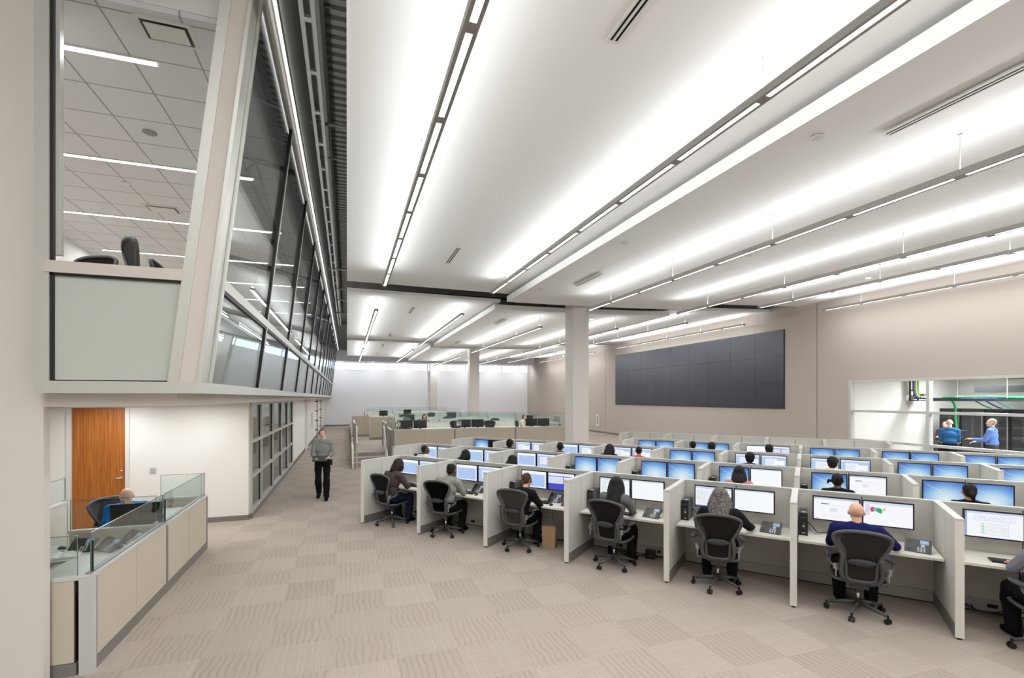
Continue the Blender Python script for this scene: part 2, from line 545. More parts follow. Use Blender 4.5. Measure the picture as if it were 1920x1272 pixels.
def lathe(bm, prof, c=(0, 0, 0), seg=24, axis='z'):
    rings = []
    for (r, h) in prof:
        ring = []
        for k in range(seg):
            a = 2 * PI * k / seg
            x, y = r * math.cos(a), r * math.sin(a)
            co = (x, y, h) if axis == 'z' else ((x, h, y) if axis == 'y' else (h, x, y))
            ring.append(bm.verts.new((co[0] + c[0], co[1] + c[1], co[2] + c[2])))
        rings.append(ring)
    for A, B in zip(rings, rings[1:]):
        for k in range(seg):
            bm.faces.new((A[k], A[(k + 1) % seg], B[(k + 1) % seg], B[k]))
    bm.faces.new(list(reversed(rings[0])))
    bm.faces.new(rings[-1])
    bmesh.ops.recalc_face_normals(bm, faces=bm.faces[:])


def ellipsoid(bm, c, r, mx=None, seg=16, rings=10):
    c = Vector(c)

    def P(x, y, z):
        v = Vector((x * r[0], y * r[1], z * r[2]))
        if mx is not None:
            v = mx @ v
        return bm.verts.new(v + c)
    top, bot = P(0, 0, 1), P(0, 0, -1)
    rs = []
    for j in range(1, rings):
        t = PI * j / rings
        rs.append([P(math.sin(t) * math.cos(2 * PI * k / seg), math.sin(t) * math.sin(2 * PI * k / seg), math.cos(t)) for k in range(seg)])
    for k in range(seg):
        q = (k + 1) % seg
        bm.faces.new((top, rs[0][k], rs[0][q]))
        bm.faces.new((bot, rs[-1][q], rs[-1][k]))
        for A, B in zip(rs, rs[1:]):
            bm.faces.new((A[k], B[k], B[q], A[q]))


def smoothpath(pts, n=6, closed=False):
    P = [Vector(p) for p in pts]
    out = []
    m = len(P)
    for i in range(m if closed else m - 1):
        p0 = P[(i - 1) % m] if closed or i > 0 else P[0]
        p1, p2 = P[i], P[(i + 1) % m]
        p3 = P[(i + 2) % m] if closed or i + 2 < m else P[-1]
        for k in range(n):
            t = k / n
            out.append(0.5 * ((2 * p1) + (-p0 + p2) * t + (2 * p0 - 5 * p1 + 4 * p2 - p3) * t * t + (-p0 + 3 * p1 - 3 * p2 + p3) * t ** 3))
    if not closed:
        out.append(P[-1])
    return out


def thing(name, label, cat, loc=(0, 0, 0), rz=0.0, group=None):
    o = bpy.data.objects.new(name, None)
    COL.objects.link(o)
    o.empty_display_size = 0.1
    o.location = loc
    o.rotation_euler = (0, 0, rz)
    o['label'] = label
    o['category'] = cat
    if group:
        o['group'] = group
    return o


def tag(o, label, cat, group=None, kind=None):
    o['label'] = label
    o['category'] = cat
    if group:
        o['group'] = group
    if kind:
        o['kind'] = kind
    return o


def children_of(o):
    return [c for c in ALLKIDS.get(o.name, [])]


ALLKIDS = {}


def index_kids(root):
    for c in COL.objects:
        if c.parent is not None:
            ALLKIDS.setdefault(c.parent.name, [])
            if c not in ALLKIDS[c.parent.name]:
                ALLKIDS[c.parent.name].append(c)


def copy_tree(src, loc, rz, label=None, group=None, parent=None):
    c = src.copy()
    COL.objects.link(c)
    if parent is None:
        c.location = loc
        c.rotation_euler = (0, 0, rz)
        if label:
            c['label'] = label
        if group:
            c['group'] = group
    else:
        c.parent = parent
    for k in ALLKIDS.get(src.name, []):
        copy_tree(k, None, None, parent=c)
    return c


class Proto:
    """first placement moves the prototype itself, later ones copy it and its parts"""
    def __init__(self, root):
        self.root = root
        self.used = False
        index_kids(root)

    def place(self, loc, rz, label, group=None):
        if not self.used:
            self.used = True
            o = self.root
            o.location = loc
            o.rotation_euler = (0, 0, rz)
            o['label'] = label
            if group:
                o['group'] = group
            return o
        return copy_tree(self.root, loc, rz, label, group)


# ------------------------------------------------------------------ room shell
XR, YF, ZD = 17.5, 46.5, 9.2


def struct(name, bm, m, parent=None, **k):
    o = link(name, bm, m, parent, **k)
    if parent is None:
        o['kind'] = 'structure'
    return o


struct('floor', BX(-9, 24.5, YBK, YF + 0.3, -0.12, 0), 'carpet')
struct('ceiling', BX(-9.2, 24.7, YBK - 0.2, YF + 1.5, ZD + 0.08, ZD + 0.3), 'deck')
# ribbed steel deck underside (visible strip between balcony and the clouds)
bm = bmesh.new()
y = -2.0
while y < YF:
    box(bm, -1.2, 0.6, y, y + 0.12, ZD - 0.0, ZD + 0.08)
    y += 0.24
o = struct('ceiling_deck_ribs', bm, 'deck')
# right wall with the opening for the server room window
X0, X1 = XR, XR + 0.2
bm = bmesh.new()
box(bm, X0, X1, 12.86, YF, 0, ZD)
box(bm, X0, X1, YBK, 12.86, 3.20, ZD)
box(bm, X0, X1, YBK, 2.6, 0, 3.20)
struct('wall_right', bm, 'beige_wall')
bm = bmesh.new()
box(bm, X0 - 0.012, X0, 12.9, YF, 0, 0.12)
struct('baseboard_right', bm, 'baseboard')
bm = bmesh.new()
for yy in (14.15, 30.6):
    box(bm, X0 - 0.004, X0, yy - 0.012, yy + 0.012, 0, 7)
struct('trim_1', bm, 'baseboard')
# far wall with clerestory strip
bm = bmesh.new()
box(bm, -2.2, XR, YF, YF + 0.25, 0, 5.12)
box(bm, -2.2, XR, YF, YF + 0.25, 5.76, ZD)
struct('wall_far', bm, 'far_wall')
struct('baseboard_far', BX(-2.0, XR, YF - 0.02, YF, 0, 0.13), 'baseboard')
# soffit in front of the clerestory
struct('ceiling_far_soffit', BX(-2.0, XR, 44.6, YF, 5.78, 6.7), 'far_wall')
for i in range(7):  # a single known downlight; rest of the row added to brighten the far wall
    g = thing('wall_fill_light', f'small recessed downlight in the row added to the far soffit, {["next to the left wall", "second from the left wall", "third from the left wall", "beside the pilaster", "right of the pilaster", "second from the beige wall", "next to the beige wall"][i]}', 'light', (-0.6 + i * 2.85, 44.95, 5.78), 0, 'far soffit downlights')
    bm = bmesh.new()
    lathe(bm, [(0.11, 0.0), (0.11, -0.008), (0.09, -0.012)], seg=20)
    link('ring', bm, 'trim_white', g)
    bm = bmesh.new()
    lathe(bm, [(0.085, -0.012), (0.085, -0.016)], seg=20)
    link('lens', bm, 'lamp', g)
    area('lamp_glow', (0, -0.02, -0.03), 0.2, 0.2, WASH_W, UP_C, parent=g, tilt=R(28))
w = bpy.data.objects.new('window_1', None)
COL.objects.link(w)
w['kind'] = 'structure'
w.location = (0, YF, 5.12)
link('pane', BX(-2.0, XR, 0.10, 0.11, 0, 0.64), 'window_sky', w)
xs = -2.0
while xs < XR:
    link('mullion', BX(xs - 0.03, xs + 0.03, 0.02, 0.16, 0, 0.64), 'trim', w)
    xs += 1.86
link('sill', BX(-2.0, XR, -0.01, 0.2, -0.03, 0.02), 'trim_white', w)
# near end, behind the camera
struct('wall_back', BX(-9, XR + 0.2, YBK - 0.2, YBK, 0, ZD), 'near_wall')
# near left wall: carries the end of the balcony, with the opening to the reception
YN = 5.38
bm = bmesh.new()
box(bm, -9, -2.54, YN, YN + 0.10, 0, ZD)
struct('wall_left_near', bm, 'near_wall')
struct('wall_left_behind', BX(-9.2, -9, YBK, YF, 0, ZD), 'near_wall')
# bulkhead under the balcony
bm = bmesh.new()
box(bm, -2.54, -1.53, YN, YN + 0.2, 2.487, 2.64)
box(bm, -1.73, -1.53, YN + 0.2, YF, 2.487, 2.64)
struct('trim_2', bm, 'near_wall')
struct('ceiling_reception', BX(-9, -1.75, YN + 0.2, YF, 2.475, 2.55), 'white_wall')
# reception back wall with a door
YD = 11.42
bm = bmesh.new()
box(bm, -4.06, -1.97, YD, YD + 0.16, 0, 2.475)
box(bm, -9, -5.03, YD, YD + 0.16, 0, 2.475)
struct('wall_reception', bm, 'white_wall')
struct('baseboard_reception', BX((-4.06, -1.965, YD - 0.014, YD, 0, 0.105), (-1.97, -1.957, YD - 0.014, YD + 0.16, 0, 0.105), (-9, -5.09, YD - 0.014, YD, 0, 0.105)), 'baseboard')
dr = bpy.data.objects.new('door_1', None)
COL.objects.link(dr)
dr['kind'] = 'structure'
dr.location = (-4.545, YD, 0)
link('door_leaf', BX(-0.425, 0.425, 0.03, 0.075, 0.005, 2.47), 'wood', dr)
link('door_frame', BX((-0.50, -0.43, -0.02, 0.16, 0, 2.475), (0.43, 0.50, -0.02, 0.16, 0, 2.475)), 'trim_white', dr)
bm = bmesh.new()
lathe(bm, [(0.03, 0.0), (0.03, -0.012), (0.012, -0.014), (0.012, -0.05)], (0.355, 0.03, 1.0), 20, 'y')
tube(bm, [(0.355, -0.025, 1.0), (0.30, -0.03, 1.0), (0.235, -0.026, 0.998)], 0.009, 10)
h = link('door_handle', bm, 'chrome', dr, smooth=True)
bm = bmesh.new()
lathe(bm, [(0.024, 0.0), (0.024, -0.012), (0.01, -0.016)], (0.355, 0.03, 1.13), 20, 'y')
link('deadbolt', bm, 'chrome', dr, smooth=True)
# wall behind the storefront and lower left wall
bm = bmesh.new()
box(bm, -2.05, -1.93, 19.95, YF, 0, 2.475)
struct('wall_left', bm, 'white_wall')
bm = bmesh.new()
box(bm, -1.93, -1.915, 19.95, 25.9, 0, 0.13)
box(bm, -1.93, -1.915, 27.1, YF, 0, 0.13)
struct('baseboard_left', bm, 'baseboard')
struct('trim_3', BX(-1.93, -1.80, 25.3, 25.62, 0, 2.475), 'white_wall')
struct('trim_4', BX(-1.80, -1.785, 25.28, 25.64, 0, 0.13), 'baseboard')
struct('wall_meeting_room', BX(-6.6, -6.5, YD, 20.2, 0, 2.475), 'white_wall')
struct('wall_meeting_room_end', BX(-6.5, -2.0, 20.1, 20.2, 0, 2.475), 'white_wall')
# upper outer wall between the balcony head and the deck
struct('wall_left_upper', BX(-0.86, -0.76, YN - 3, YF, 6.95, ZD + 0.08), 'deck')
struct('wall_left_return', BX(-2.54, -0.86, YN, YN + 0.06, 6.82, ZD), 'near_wall')

# ------------------------------------------------------------------ lower storefront
sf = thing('storefront', 'aluminium storefront of three pane rows under the balcony beside the walkway', 'glazed partition', (-1.97, YD, 0))
ys = [0.17, 1.44, 3.34, 5.18, 6.82, 8.45]
for yy in ys:
    link('mullion', BX(-0.06, 0.05, yy - 0.03, yy + 0.03, 0.10, 2.470), 'alu', sf, bevel=0.004)
for zz in (0.12, 0.86, 1.62, 2.44):
    link('transom', BX(-0.055, 0.045, 0.17, 8.45, zz - 0.03, zz + 0.03), 'alu', sf, bevel=0.003)
link('kick_plate', BX(-0.05, 0.055, 0.14, 8.5, 0, 0.10), 'base_grey', sf)
for a, b in zip(ys, ys[1:]):
    for c, d in ((0.15, 0.83), (0.89, 1.59), (1.65, 2.41)):
        p = link('pane', BX(-0.012, -0.004, a + 0.03, b - 0.03, c, d), 'glass', sf)
        link('gasket', BX(-0.02, 0.01, b - 0.045, b - 0.03, c, d), 'gasket', p)
        link('gasket', BX(-0.02, 0.01, a + 0.03, a + 0.04, c, d), 'gasket', p)

# ------------------------------------------------------------------ balcony box (slanted glazing)
YB0, YB1 = 5.18, 44.5
XB = -1.285
ZB = 2.61
LEAN = 0.117
LIN = 0.117     # the inner posts lean less, the corner panel widens upwards
ZM = 6.15      # mezzanine ceiling
ZMF = 3.20     # mezzanine floor
FH = 0.105


def xg(z):
    return XB + LEAN * (z - ZB)


struct('floor_mezzanine', BX(-6, -1.50, YN + 0.12, YB1, 3.0, ZMF), 'carpet')
struct('trim_5', BX((-2.51, XB, YB0, YN, ZB, ZB + FH), (-1.53, XB, YN, YF, ZB, ZB + FH)), 'alu', bevel=0.004)
struct('ceiling_mezzanine', BX(-6, -1.08, YB0 + 0.12, YB1, ZM, ZM + 0.05), 'tile_ceiling')
struct('wall_mezzanine_head', BX((-1.14, -1.09, YB0 + 0.18, YB1, ZM + 0.05, 6.80), (-2.5, -1.09, YB0 + 0.11, YB0 + 0.15, ZM + 0.05, 6.80)), 'white_wall')
struct('wall_mezzanine', BX(-6.1, -6.0, YN + 0.1, YB1, ZMF, ZM), 'white_wall')
bal = thing('balcony_glazing', 'slanted glass wall of the upper balcony with a tall row above a low row', 'glazed wall', (0, 0, 0))


def slant_bar(bm, y0, y1, z0, z1, d0=0.0, d1=0.07):
    """bar following the slant: depth from d0 (outside, +x) to d1 inwards"""
    pts = [(xg(z0) - d1, z0), (xg(z0) + d0, z0), (xg(z1) + d0, z1), (xg(z1) - d1, z1)]
    vs0 = [bm.verts.new((p[0], y0, p[1])) for p in pts]
    vs1 = [bm.verts.new((p[0], y1, p[1])) for p in pts]
    bm.faces.new(vs0)
    bm.faces.new(list(reversed(vs1)))
    for i in range(4):
        bm.faces.new((vs0[i], vs1[i], vs1[(i + 1) % 4], vs0[(i + 1) % 4]))
    bmesh.ops.recalc_face_normals(bm, faces=bm.faces[:])


ZS, ZT = 3.64, 6.70     # transom, head
ymull = [YB0 + 0.25] + [8.18 + 2.87 * k for k in range(13)]
for k, yy in enumerate(ymull):
    bm = bmesh.new()
    slant_bar(bm, yy, yy + 0.055, ZB + FH, ZT, 0.010, 0.08)
    mu = link('mullion', bm, 'alu', bal)
    if k:
        bm = bmesh.new()
        slant_bar(bm, yy - 0.04, yy, ZB + FH, ZT, 0.004, 0.08)
        link('gasket', bm, 'gasket', mu)
bm = bmesh.new()
slant_bar(bm, YB0 + 0.27, YB1, ZS, ZS + 0.10, 0.012, 0.08)
link('transom', bm, 'alu', bal)
bm = bmesh.new()
slant_bar(bm, YB0 + 0.27, YB1, ZS - 0.035, ZS, 0.004, 0.08)
link('transom_gasket', bm, 'gasket', bal)
bm = bmesh.new()
slant_bar(bm, YB0 + 0.27, YB1, ZT, ZT + 0.11, 0.02, 0.08)
link('head_rail', bm, 'alu', bal)
for a, b in zip(ymull, ymull[1:] + [YB1]):
    bm = bmesh.new()
    slant_bar(bm, a + 0.055, b, ZB + FH, ZS - 0.035, -0.016, 0.024)
    pn = link('lower_pane', bm, 'glass', bal)
    bm = bmesh.new()
    slant_bar(bm, a + 0.055, b, ZS + 0.10, ZT, -0.016, 0.024)
    link('upper_pane', bm, 'glass', bal)
bm = bmesh.new()
slant_bar(bm, YB0 + 0.35, YB1, ZB + FH, ZS, -0.10, 0.16)
link('spandrel_panel', bm, 'frosted', bal)
# end bay facing the hall: corner post, frame, sill, frosted panel
endb = thing('balcony_end_bay', 'end bay of the balcony with a clear upper pane over a pale frosted panel', 'glazed wall', (0, YB0, 0))


def quad_post(bm, xb0, xb1, xt0, xt1, z0, z1, y0, y1):
    a = [(xb0, z0), (xb1, z0), (xt1, z1), (xt0, z1)]
    v0 = [bm.verts.new((p[0], y0, p[1])) for p in a]
    v1 = [bm.verts.new((p[0], y1, p[1])) for p in a]
    bm.faces.new(v0)
    bm.faces.new(list(reversed(v1)))
    for i in range(4):
        bm.faces.new((v0[i], v1[i], v1[(i + 1) % 4], v0[(i + 1) % 4]))
    bmesh.ops.recalc_face_normals(bm, faces=bm.faces[:])


zt = 6.81
L_ = LEAN * (zt - ZB - FH)
LI = LIN * (zt - ZB - FH)
zb = ZB + FH
for nm, a, b, y0, y1, mm in (('corner_post', -0.265, -0.175, 0.0, 0.10, 'alu'), ('corner_panel', -0.175, -0.035, 0.015, 0.10, 'alu_panel'),
                             ('corner_trim', -0.035, -0.002, 0.0, 0.24, 'alu'), ('corner_mullion', -0.10, -0.036, 0.10, 0.24, 'alu')):
    bm = bmesh.new()
    la_ = LI if nm in ('corner_post', 'corner_panel') else L_
    lb_ = LI if nm == 'corner_post' else L_
    quad_post(bm, XB + a, XB + b, XB + a + la_, XB + b + lb_, zb, zt, y0, y1)
    link(nm, bm, mm, endb)
link('wall_post', BX(-2.51, -2.41, 0, 0.10, zb, zt), 'alu', endb)
link('wall_post_return', BX(-2.41, -2.355, 0.05, 0.11, ZS + 0.17, zt), 'alu', endb)
link('wall_gasket', BX(-2.41, -2.385, 0.015, 0.05, zb, zt), 'gasket', endb)
link('sill_rail', BX(-2.44, -1.425, -0.008, 0.10, 3.645, 3.745), 'alu_panel', endb, bevel=0.003)
link('sill_gasket', BX(-2.41, -1.435, 0.015, 0.08, 3.625, 3.645), 'gasket', endb)
bm = bmesh.new()
quad_post(bm, -2.385, XB - 0.265, -2.385, XB - 0.265 + LIN * (3.625 - zb), zb + 0.01, 3.625, 0.04, 0.065)
link('frosted_panel', bm, 'frosted', endb)
bm = bmesh.new()
quad_post(bm, -2.36, XB - 0.265 + LIN * (3.745 - zb), -2.36, XB - 0.265 + LI, 3.745, zt, 0.055, 0.062)
link('clear_pane', bm, 'clear_glass', endb)
# cove light above the glass
cv = thing('cove_light', 'continuous white light line along the head of the balcony glass', 'light', (0, 0, 0))
link('housing', BX(-0.88, -0.715, YB0 - 3, YF, 6.82, 6.95), 'alu', cv)
link('diffuser', BX(-0.752, -0.718, YB0 - 3, YF, 6.805, 6.818), 'cove', cv)
la = area('cove_glow', (-0.64, 24, 7.0), 0.06, 40, 150, UP_C, parent=cv)
la.rotation_euler = (0, PI - R(15), 0)
# mezzanine contents: linear lights, diffusers, speaker, detector, chairs
for i in range(7):
    yy = 6.13 + 2.707 * i
    x0, x1 = (-5.6, (-1.94, -1.45, -1.35, -1.3, -1.3, -1.3, -1.3)[i])
    lt = thing('line_light', ['broad recessed light line next to the balcony end glass', 'second recessed light line behind the balcony end glass',
                              'third recessed light line behind the balcony end glass', 'fourth recessed light line behind the balcony chairs',
                              'fifth recessed light line deep inside the balcony', 'sixth recessed light line deep inside the balcony', 'seventh recessed light line deep inside the balcony'][i],
               'light', (0, yy, ZM), 0, 'light lines in the balcony ceiling')
    link('diffuser', BX(x0, x1, -0.04, 0.04, -0.012, -0.002), 'lamp', lt)
    link('trim_frame', BX((x0 - 0.01, x1 + 0.01, -0.05, -0.04, -0.014, 0), (x0 - 0.01, x1 + 0.01, 0.04, 0.05, -0.014, 0)), 'trim_white', lt)
    area('lamp_glow', ((x0 + x1) / 2, 0, -0.03), x1 - x0, 0.08, MEZZ_W * (x1 - x0), DOWN_C, parent=lt)
sp = thing('ceiling_speaker', 'round grey speaker in the balcony tile ceiling', 'speaker', (-2.52, 7.75, ZM))
bm = bmesh.new()
lathe(bm, [(0.085, 0.0), (0.085, -0.012), (0.07, -0.018)], seg=28)
link('grille', bm, 'alu_dark', sp)
sd = thing('smoke_detector', 'small white smoke detector on the balcony ceiling', 'detector', (-3.5, 9.7, ZM))
bm = bmesh.new()
lathe(bm, [(0.06, 0.0), (0.06, -0.02), (0.04, -0.045), (0.02, -0.05)], seg=20)
link('housing', bm, 'white_shell', sd, smooth=True)
for (x, yy, w_, d_, lb) in ((-1.66, 5.56, 0.46, 0.34, 'pale air diffuser at the top of the balcony end glass'),
                            (-3.3, 10.8, 0.55, 0.36, 'small air diffuser between light lines on the balcony ceiling')):
    g = thing('air_diffuser', lb, 'air vent', (x, yy, ZM))
    link('frame', BX((-w_ / 2, w_ / 2, -d_ / 2, -d_ / 2 + 0.03, -0.02, 0), (-w_ / 2, w_ / 2, d_ / 2 - 0.03, d_ / 2, -0.02, 0),
                     (-w_ / 2, -w_ / 2 + 0.03, -d_ / 2 + 0.03, d_ / 2 - 0.03, -0.02, 0), (w_ / 2 - 0.03, w_ / 2, -d_ / 2 + 0.03, d_ / 2 - 0.03, -0.02, 0)), 'trim_white', g)
    link('plate', BX(-w_ / 2 + 0.06, w_ / 2 - 0.06, -d_ / 2 + 0.06, d_ / 2 - 0.06, -0.03, -0.022), 'trim_white', g)
    link('throat', BX(-w_ / 2 + 0.03, w_ / 2 - 0.03, -d_ / 2 + 0.03, d_ / 2 - 0.03, -0.006, 0), 'charcoal', g)

# ------------------------------------------------------------------ strip of services beside the balcony
tr = thing('cable_tray', 'long pale slotted steel channel under the deck beside the balcony', 'cable tray', (0, 0, 8.25))
link('rail', BX(-0.66, -0.60, -2, 40, -0.06, 0.0), 'tray', tr)
link('rail', BX(-0.50, -0.44, -2, 40, -0.06, 0.0), 'tray', tr)
bm = bmesh.new()
yy = -1.0
while yy < 40:
    box(bm, -0.60, -0.50, yy, yy + 0.10, -0.05, -0.01)
    yy += 1.25
link('rung', bm, 'tray', tr)
bm = bmesh.new()
box(bm, -0.75, -0.38, -2, 40, 8.9, 9.0)
box(bm, -0.40, -0.36, -2, 40, 8.7, 9.0)
tag(link('roof_beam', bm, 'deck'), 'grey steel beam under the deck above the cable tray', 'beam')
for i, (yy, zz, r) in enumerate(((11.4, 8.6, 0.035), (13.0, 8.6, 0.02), (22.5, 8.2, 0.05), (26.5, 8.2, 0.04), (29.0, 8.1, 0.04), (33.5, 8.1, 0.05))):
    bm = bmesh.new()
    cyl(bm, (-0.76, yy, zz), (5.0, yy, zz), r, seg=10)
    tag(link('ceiling_pipe', bm, 'tray', smooth=True),
        ['thick pale pipe crossing the deck strip above the balcony end', 'thin pale pipe crossing the deck strip', 'pale pipe crossing above the near cloud edge',
         'pale pipe crossing above the gap between clouds', 'pale pipe crossing just past the cloud gap', 'pale pipe crossing far down the deck strip'][i], 'pipe', 'pipes under the deck')
for i, yy in enumerate((15.55, 29.85, 43.2)):
    tj = thing('roof_truss', ['dark steel roof truss seen through the nearer ceiling gap', 'dark steel roof truss above the second ceiling gap', 'dark steel roof truss above the far soffit'][i], 'truss', (0, yy, 0), 0, 'roof trusses')
    link('bottom_chord', BX(0.25, XR, -0.06, 0.06, 6.75, 6.87), 'dark_void', tj)
    link('top_chord', BX(0.25, XR, -0.06, 0.06, 8.9, 9.02), 'dark_void', tj)
    bm = bmesh.new()
    x = 0.3
    k = 0
    while x < XR - 1:
        a, b = ((6.85, 8.9), (8.9, 6.85))[k % 2]
        cyl(bm, (x, 0, a), (x + 1.1, 0, b), 0.035, seg=6)
        x += 1.1
        k += 1
    link('web', bm, 'dark_void', tj)

# ------------------------------------------------------------------ ceiling clouds
def cloud(name, label, prof, y0, y1, t):
    """prof: list of (x, z underside)"""
    bm = bmesh.new()
    n = len(prof)
    rings = []
    for yy in (y0, y1):
        rings.append([bm.verts.new((x, yy, z)) for x, z in prof] + [bm.verts.new((x, yy, z + t)) for x, z in reversed(prof)])
    A, B = rings
    m = len(A)
    for i in range(m):
        bm.faces.new((A[i], A[(i + 1) % m], B[(i + 1) % m], B[i]))
    bm.faces.new(list(reversed(A)))
    bm.faces.new(B)
    bmesh.ops.recalc_face_normals(bm, faces=bm.faces[:])
    o = thing(name, label, 'ceiling panel', (0, 0, 0), 0, 'suspended ceiling clouds')
    link('panel', bm, 'cloud', o)
    (xa, za), (xb, zb2) = prof[0], prof[-1]
    e = 0.006
    link('edge_fascia', BX(xa - e, xa, y0, y1, za - 0.004, za + t + 0.01), 'cloud', o)
    link('edge_fascia', BX(xb, xb + e, y0, y1, zb2 - 0.004, zb2 + t + 0.01), 'cloud', o)
    return o


def curve(x0, x1, f, n=14):
    return [(x0 + (x1 - x0) * k / n, f(k / n)) for k in range(n + 1)]


PA = lambda t: 6.0 - 0.04 * t
PB = lambda t: 5.70 + 0.17 * t - 0.16 * t * (1 - t)
PC = lambda t: 6.10 + 0.20 * t
rows = [('first', YBK + 0.8, 15.0), ('second', 16.35, 29.3), ('third', 30.3, 41.9)]
for rn, y0, y1 in rows:
    cloud('ceiling_cloud', f'white flat ceiling cloud beside the balcony, {rn} row of clouds from the entry', curve(0, 5.13, PA), y0, y1, 0.10)
    cloud('ceiling_cloud', f'lower white ceiling cloud between two others, {rn} row of clouds from the entry', curve(4.94, 12.25, PB), y0, y1, 0.17)
    cloud('ceiling_cloud', f'white ceiling cloud against the beige wall, {rn} row of clouds from the entry', curve(12.20, XR - 0.03, PC), y0, y1, 0.12)

# pendant lights
FX = [(0.93, 6.0, 5.50), (3.90, 5.97, 5.52), (6.92, 5.70, 5.20), (10.2, 5.78, 5.28), (13.56, 6.15, 5.68), (16.62, 6.27, 5.77)]
FYR = [('first row of clouds', -12.4, 13.15), ('second row of clouds', 16.95, 27.7), ('third row of clouds', 30.6, 41.0)]
FN = ['beside the balcony', 'second from the balcony', 'third from the balcony', 'fourth from the balcony', 'second from the beige wall', 'next to the beige wall']
SEG = 1.345
for (fx, zc, zb_), fn in zip(FX, FN):
    for rn, y0, y1 in FYR:
        lt = thing('pendant_light', f'pendant light line {fn}, under the {rn}', 'pendant light', (fx, 0, zb_), 0, 'pendant light lines')
        n = max(1, round((y1 - y0) / SEG))
        s_ = (y1 - y0) / n
        link('housing', BX((-0.064, -0.030, y0, y1, 0, 0.075), (0.030, 0.064, y0, y1, 0, 0.075), (-0.030, 0.030, y0, y1, 0.045, 0.06),
                           (-0.064, 0.064, y0 - 0.012, y0, 0, 0.075), (-0.064, 0.064, y1, y1 + 0.012, 0, 0.075)), 'lamp_body', lt)
        for k in range(n):
            a, b = y0 + k * s_ + 0.06, y0 + (k + 1) * s_ - 0.06
            link('diffuser', BX(-0.029, 0.029, a, b, 0.004, 0.014), 'lamp', lt)
            link('blank_plate', BX(-0.030, 0.030, b, b + 0.12, 0.002, 0.012), 'lamp_body', lt)
        k = 0
        hy = y1 - s_ if y0 < 0 else y0 + 0.12
        ks = []
        if y0 < 0:
            yy = y1 - s_
            while yy > 2:
                ks.append(yy)
                yy -= 2 * s_
        else:
            yy = y0 + 0.10
            while yy < y1:
                ks.append(yy)
                yy += 2 * s_
        for yy in ks:
            bm = bmesh.new()
            cyl(bm, (0, yy, 0.06), (0, yy, zc - zb_), 0.006, seg=6)
            hc = link('hanger_cable', bm, 'trim', lt)
            bm = bmesh.new()
            lathe(bm, [(0.03, zc - zb_), (0.03, zc - zb_ - 0.008), (0.010, zc - zb_ - 0.012), (0.008, zc - zb_ - 0.045)], (0, yy, 0), 12)
            link('canopy', bm, 'trim', hc)
        ln = y1 - y0
        for sg in (-1, 1):
            la = area('uplight', (0.03 * sg, (y0 + y1) / 2, 0.09), 0.08, ln, UP_W * ln, UP_C, parent=lt)
            la.rotation_euler = (0, PI - sg * R(67 if fx < 16 else 30), 0)
        area('downlight', (0, (y0 + y1) / 2, -0.01), 0.08, ln, DOWN_W * ln, DOWN_C, parent=lt)

for i, fx in enumerate((-0.65, -1.42)):  # unseen light lines added behind the camera to brighten the near wall
    lt = thing('pendant_light', ['added unseen fill light line over the entry, beside the hall', 'added unseen fill light line over the entry, towards the side wall'][i], 'pendant light', (fx, 0, 8.0), 0, 'added entry fill lights')
    link('housing', BX((-0.36, -0.33, -12, 0.5, 0, 0.075), (0.33, 0.36, -12, 0.5, 0, 0.075), (-0.33, 0.33, -12, 0.5, 0.045, 0.06)), 'lamp_body', lt)
    link('diffuser', BX(-0.33, 0.33, -11.9, 0.4, 0.004, 0.014), 'lamp', lt)
    for yy in (-11, -5.5, 0):
        bm = bmesh.new()
        cyl(bm, (0, yy, 0.06), (0, yy, ZD - 8.0 + 0.07), 0.006, seg=6)
        link('hanger_cable', bm, 'trim', lt)
    area('downlight', (0, -5.75, -0.01), 0.6, 12.5, ENTRY_FILL_W * 12.5, DOWN_C, parent=lt)

# linear slot diffusers, speakers and downlights in the clouds
def slot(x, y0, y1, z, lb, w_=0.13):
    t = thing('slot_diffuser', lb, 'air vent', (x, y0, z), 0, 'linear air vents in the clouds')
    L = y1 - y0
    link('frame', BX((-w_ / 2, -w_ / 2 + 0.025, 0, L, -0.012, 0.0), (w_ / 2 - 0.025, w_ / 2, 0, L, -0.012, 0), (-0.012, 0.012, 0, L, -0.012, 0),
                     (-w_ / 2, w_ / 2, -0.03, 0, -0.012, 0), (-w_ / 2, w_ / 2, L, L + 0.03, -0.012, 0)), 'trim_white', t)
    link('slot_gap', BX((-w_ / 2 + 0.025, -0.012, 0, L, -0.006, 0), (0.012, w_ / 2 - 0.025, 0, L, -0.006, 0)), 'slot', t)


slot(2.40, 1.2, 4.05, 5.98, 'black double slot vent at the top edge beside the balcony light line')
slot(2.40, 10.8, 12.1, 5.98, 'short slot vent in the near cloud beside the balcony')
slot(2.37, 18.4, 19.8, 5.98, 'slot vent in the second-row cloud beside the balcony')
slot(2.2, 26.5, 27.6, 5.98, 'small slot vent at the far end of the second-row cloud beside the balcony')
slot(2.2, 31.8, 33.0, 5.98, 'near slot vent of the third-row cloud beside the balcony')
slot(2.2, 37.8, 39.0, 5.98, 'far slot vent of the third-row cloud beside the balcony')
slot(6.0, 1.0, 3.95, 5.668, 'long double slot vent in the lower near cloud')
slot(6.0, 10.7, 12.05, 5.668, 'short slot vent in the lower near cloud beside the pillar')
slot(5.95, 18.2, 19.5, 5.668, 'near slot vent of the lower second-row cloud')
slot(5.9, 26.2, 27.4, 5.668, 'far slot vent of the lower second-row cloud')
slot(11.35, 10.6, 12.2, 5.83, 'grey slot vent between the third and fourth light lines')
slot(14.9, 18.5, 20.1, 6.19, 'slot vent in the second-row cloud against the beige wall')
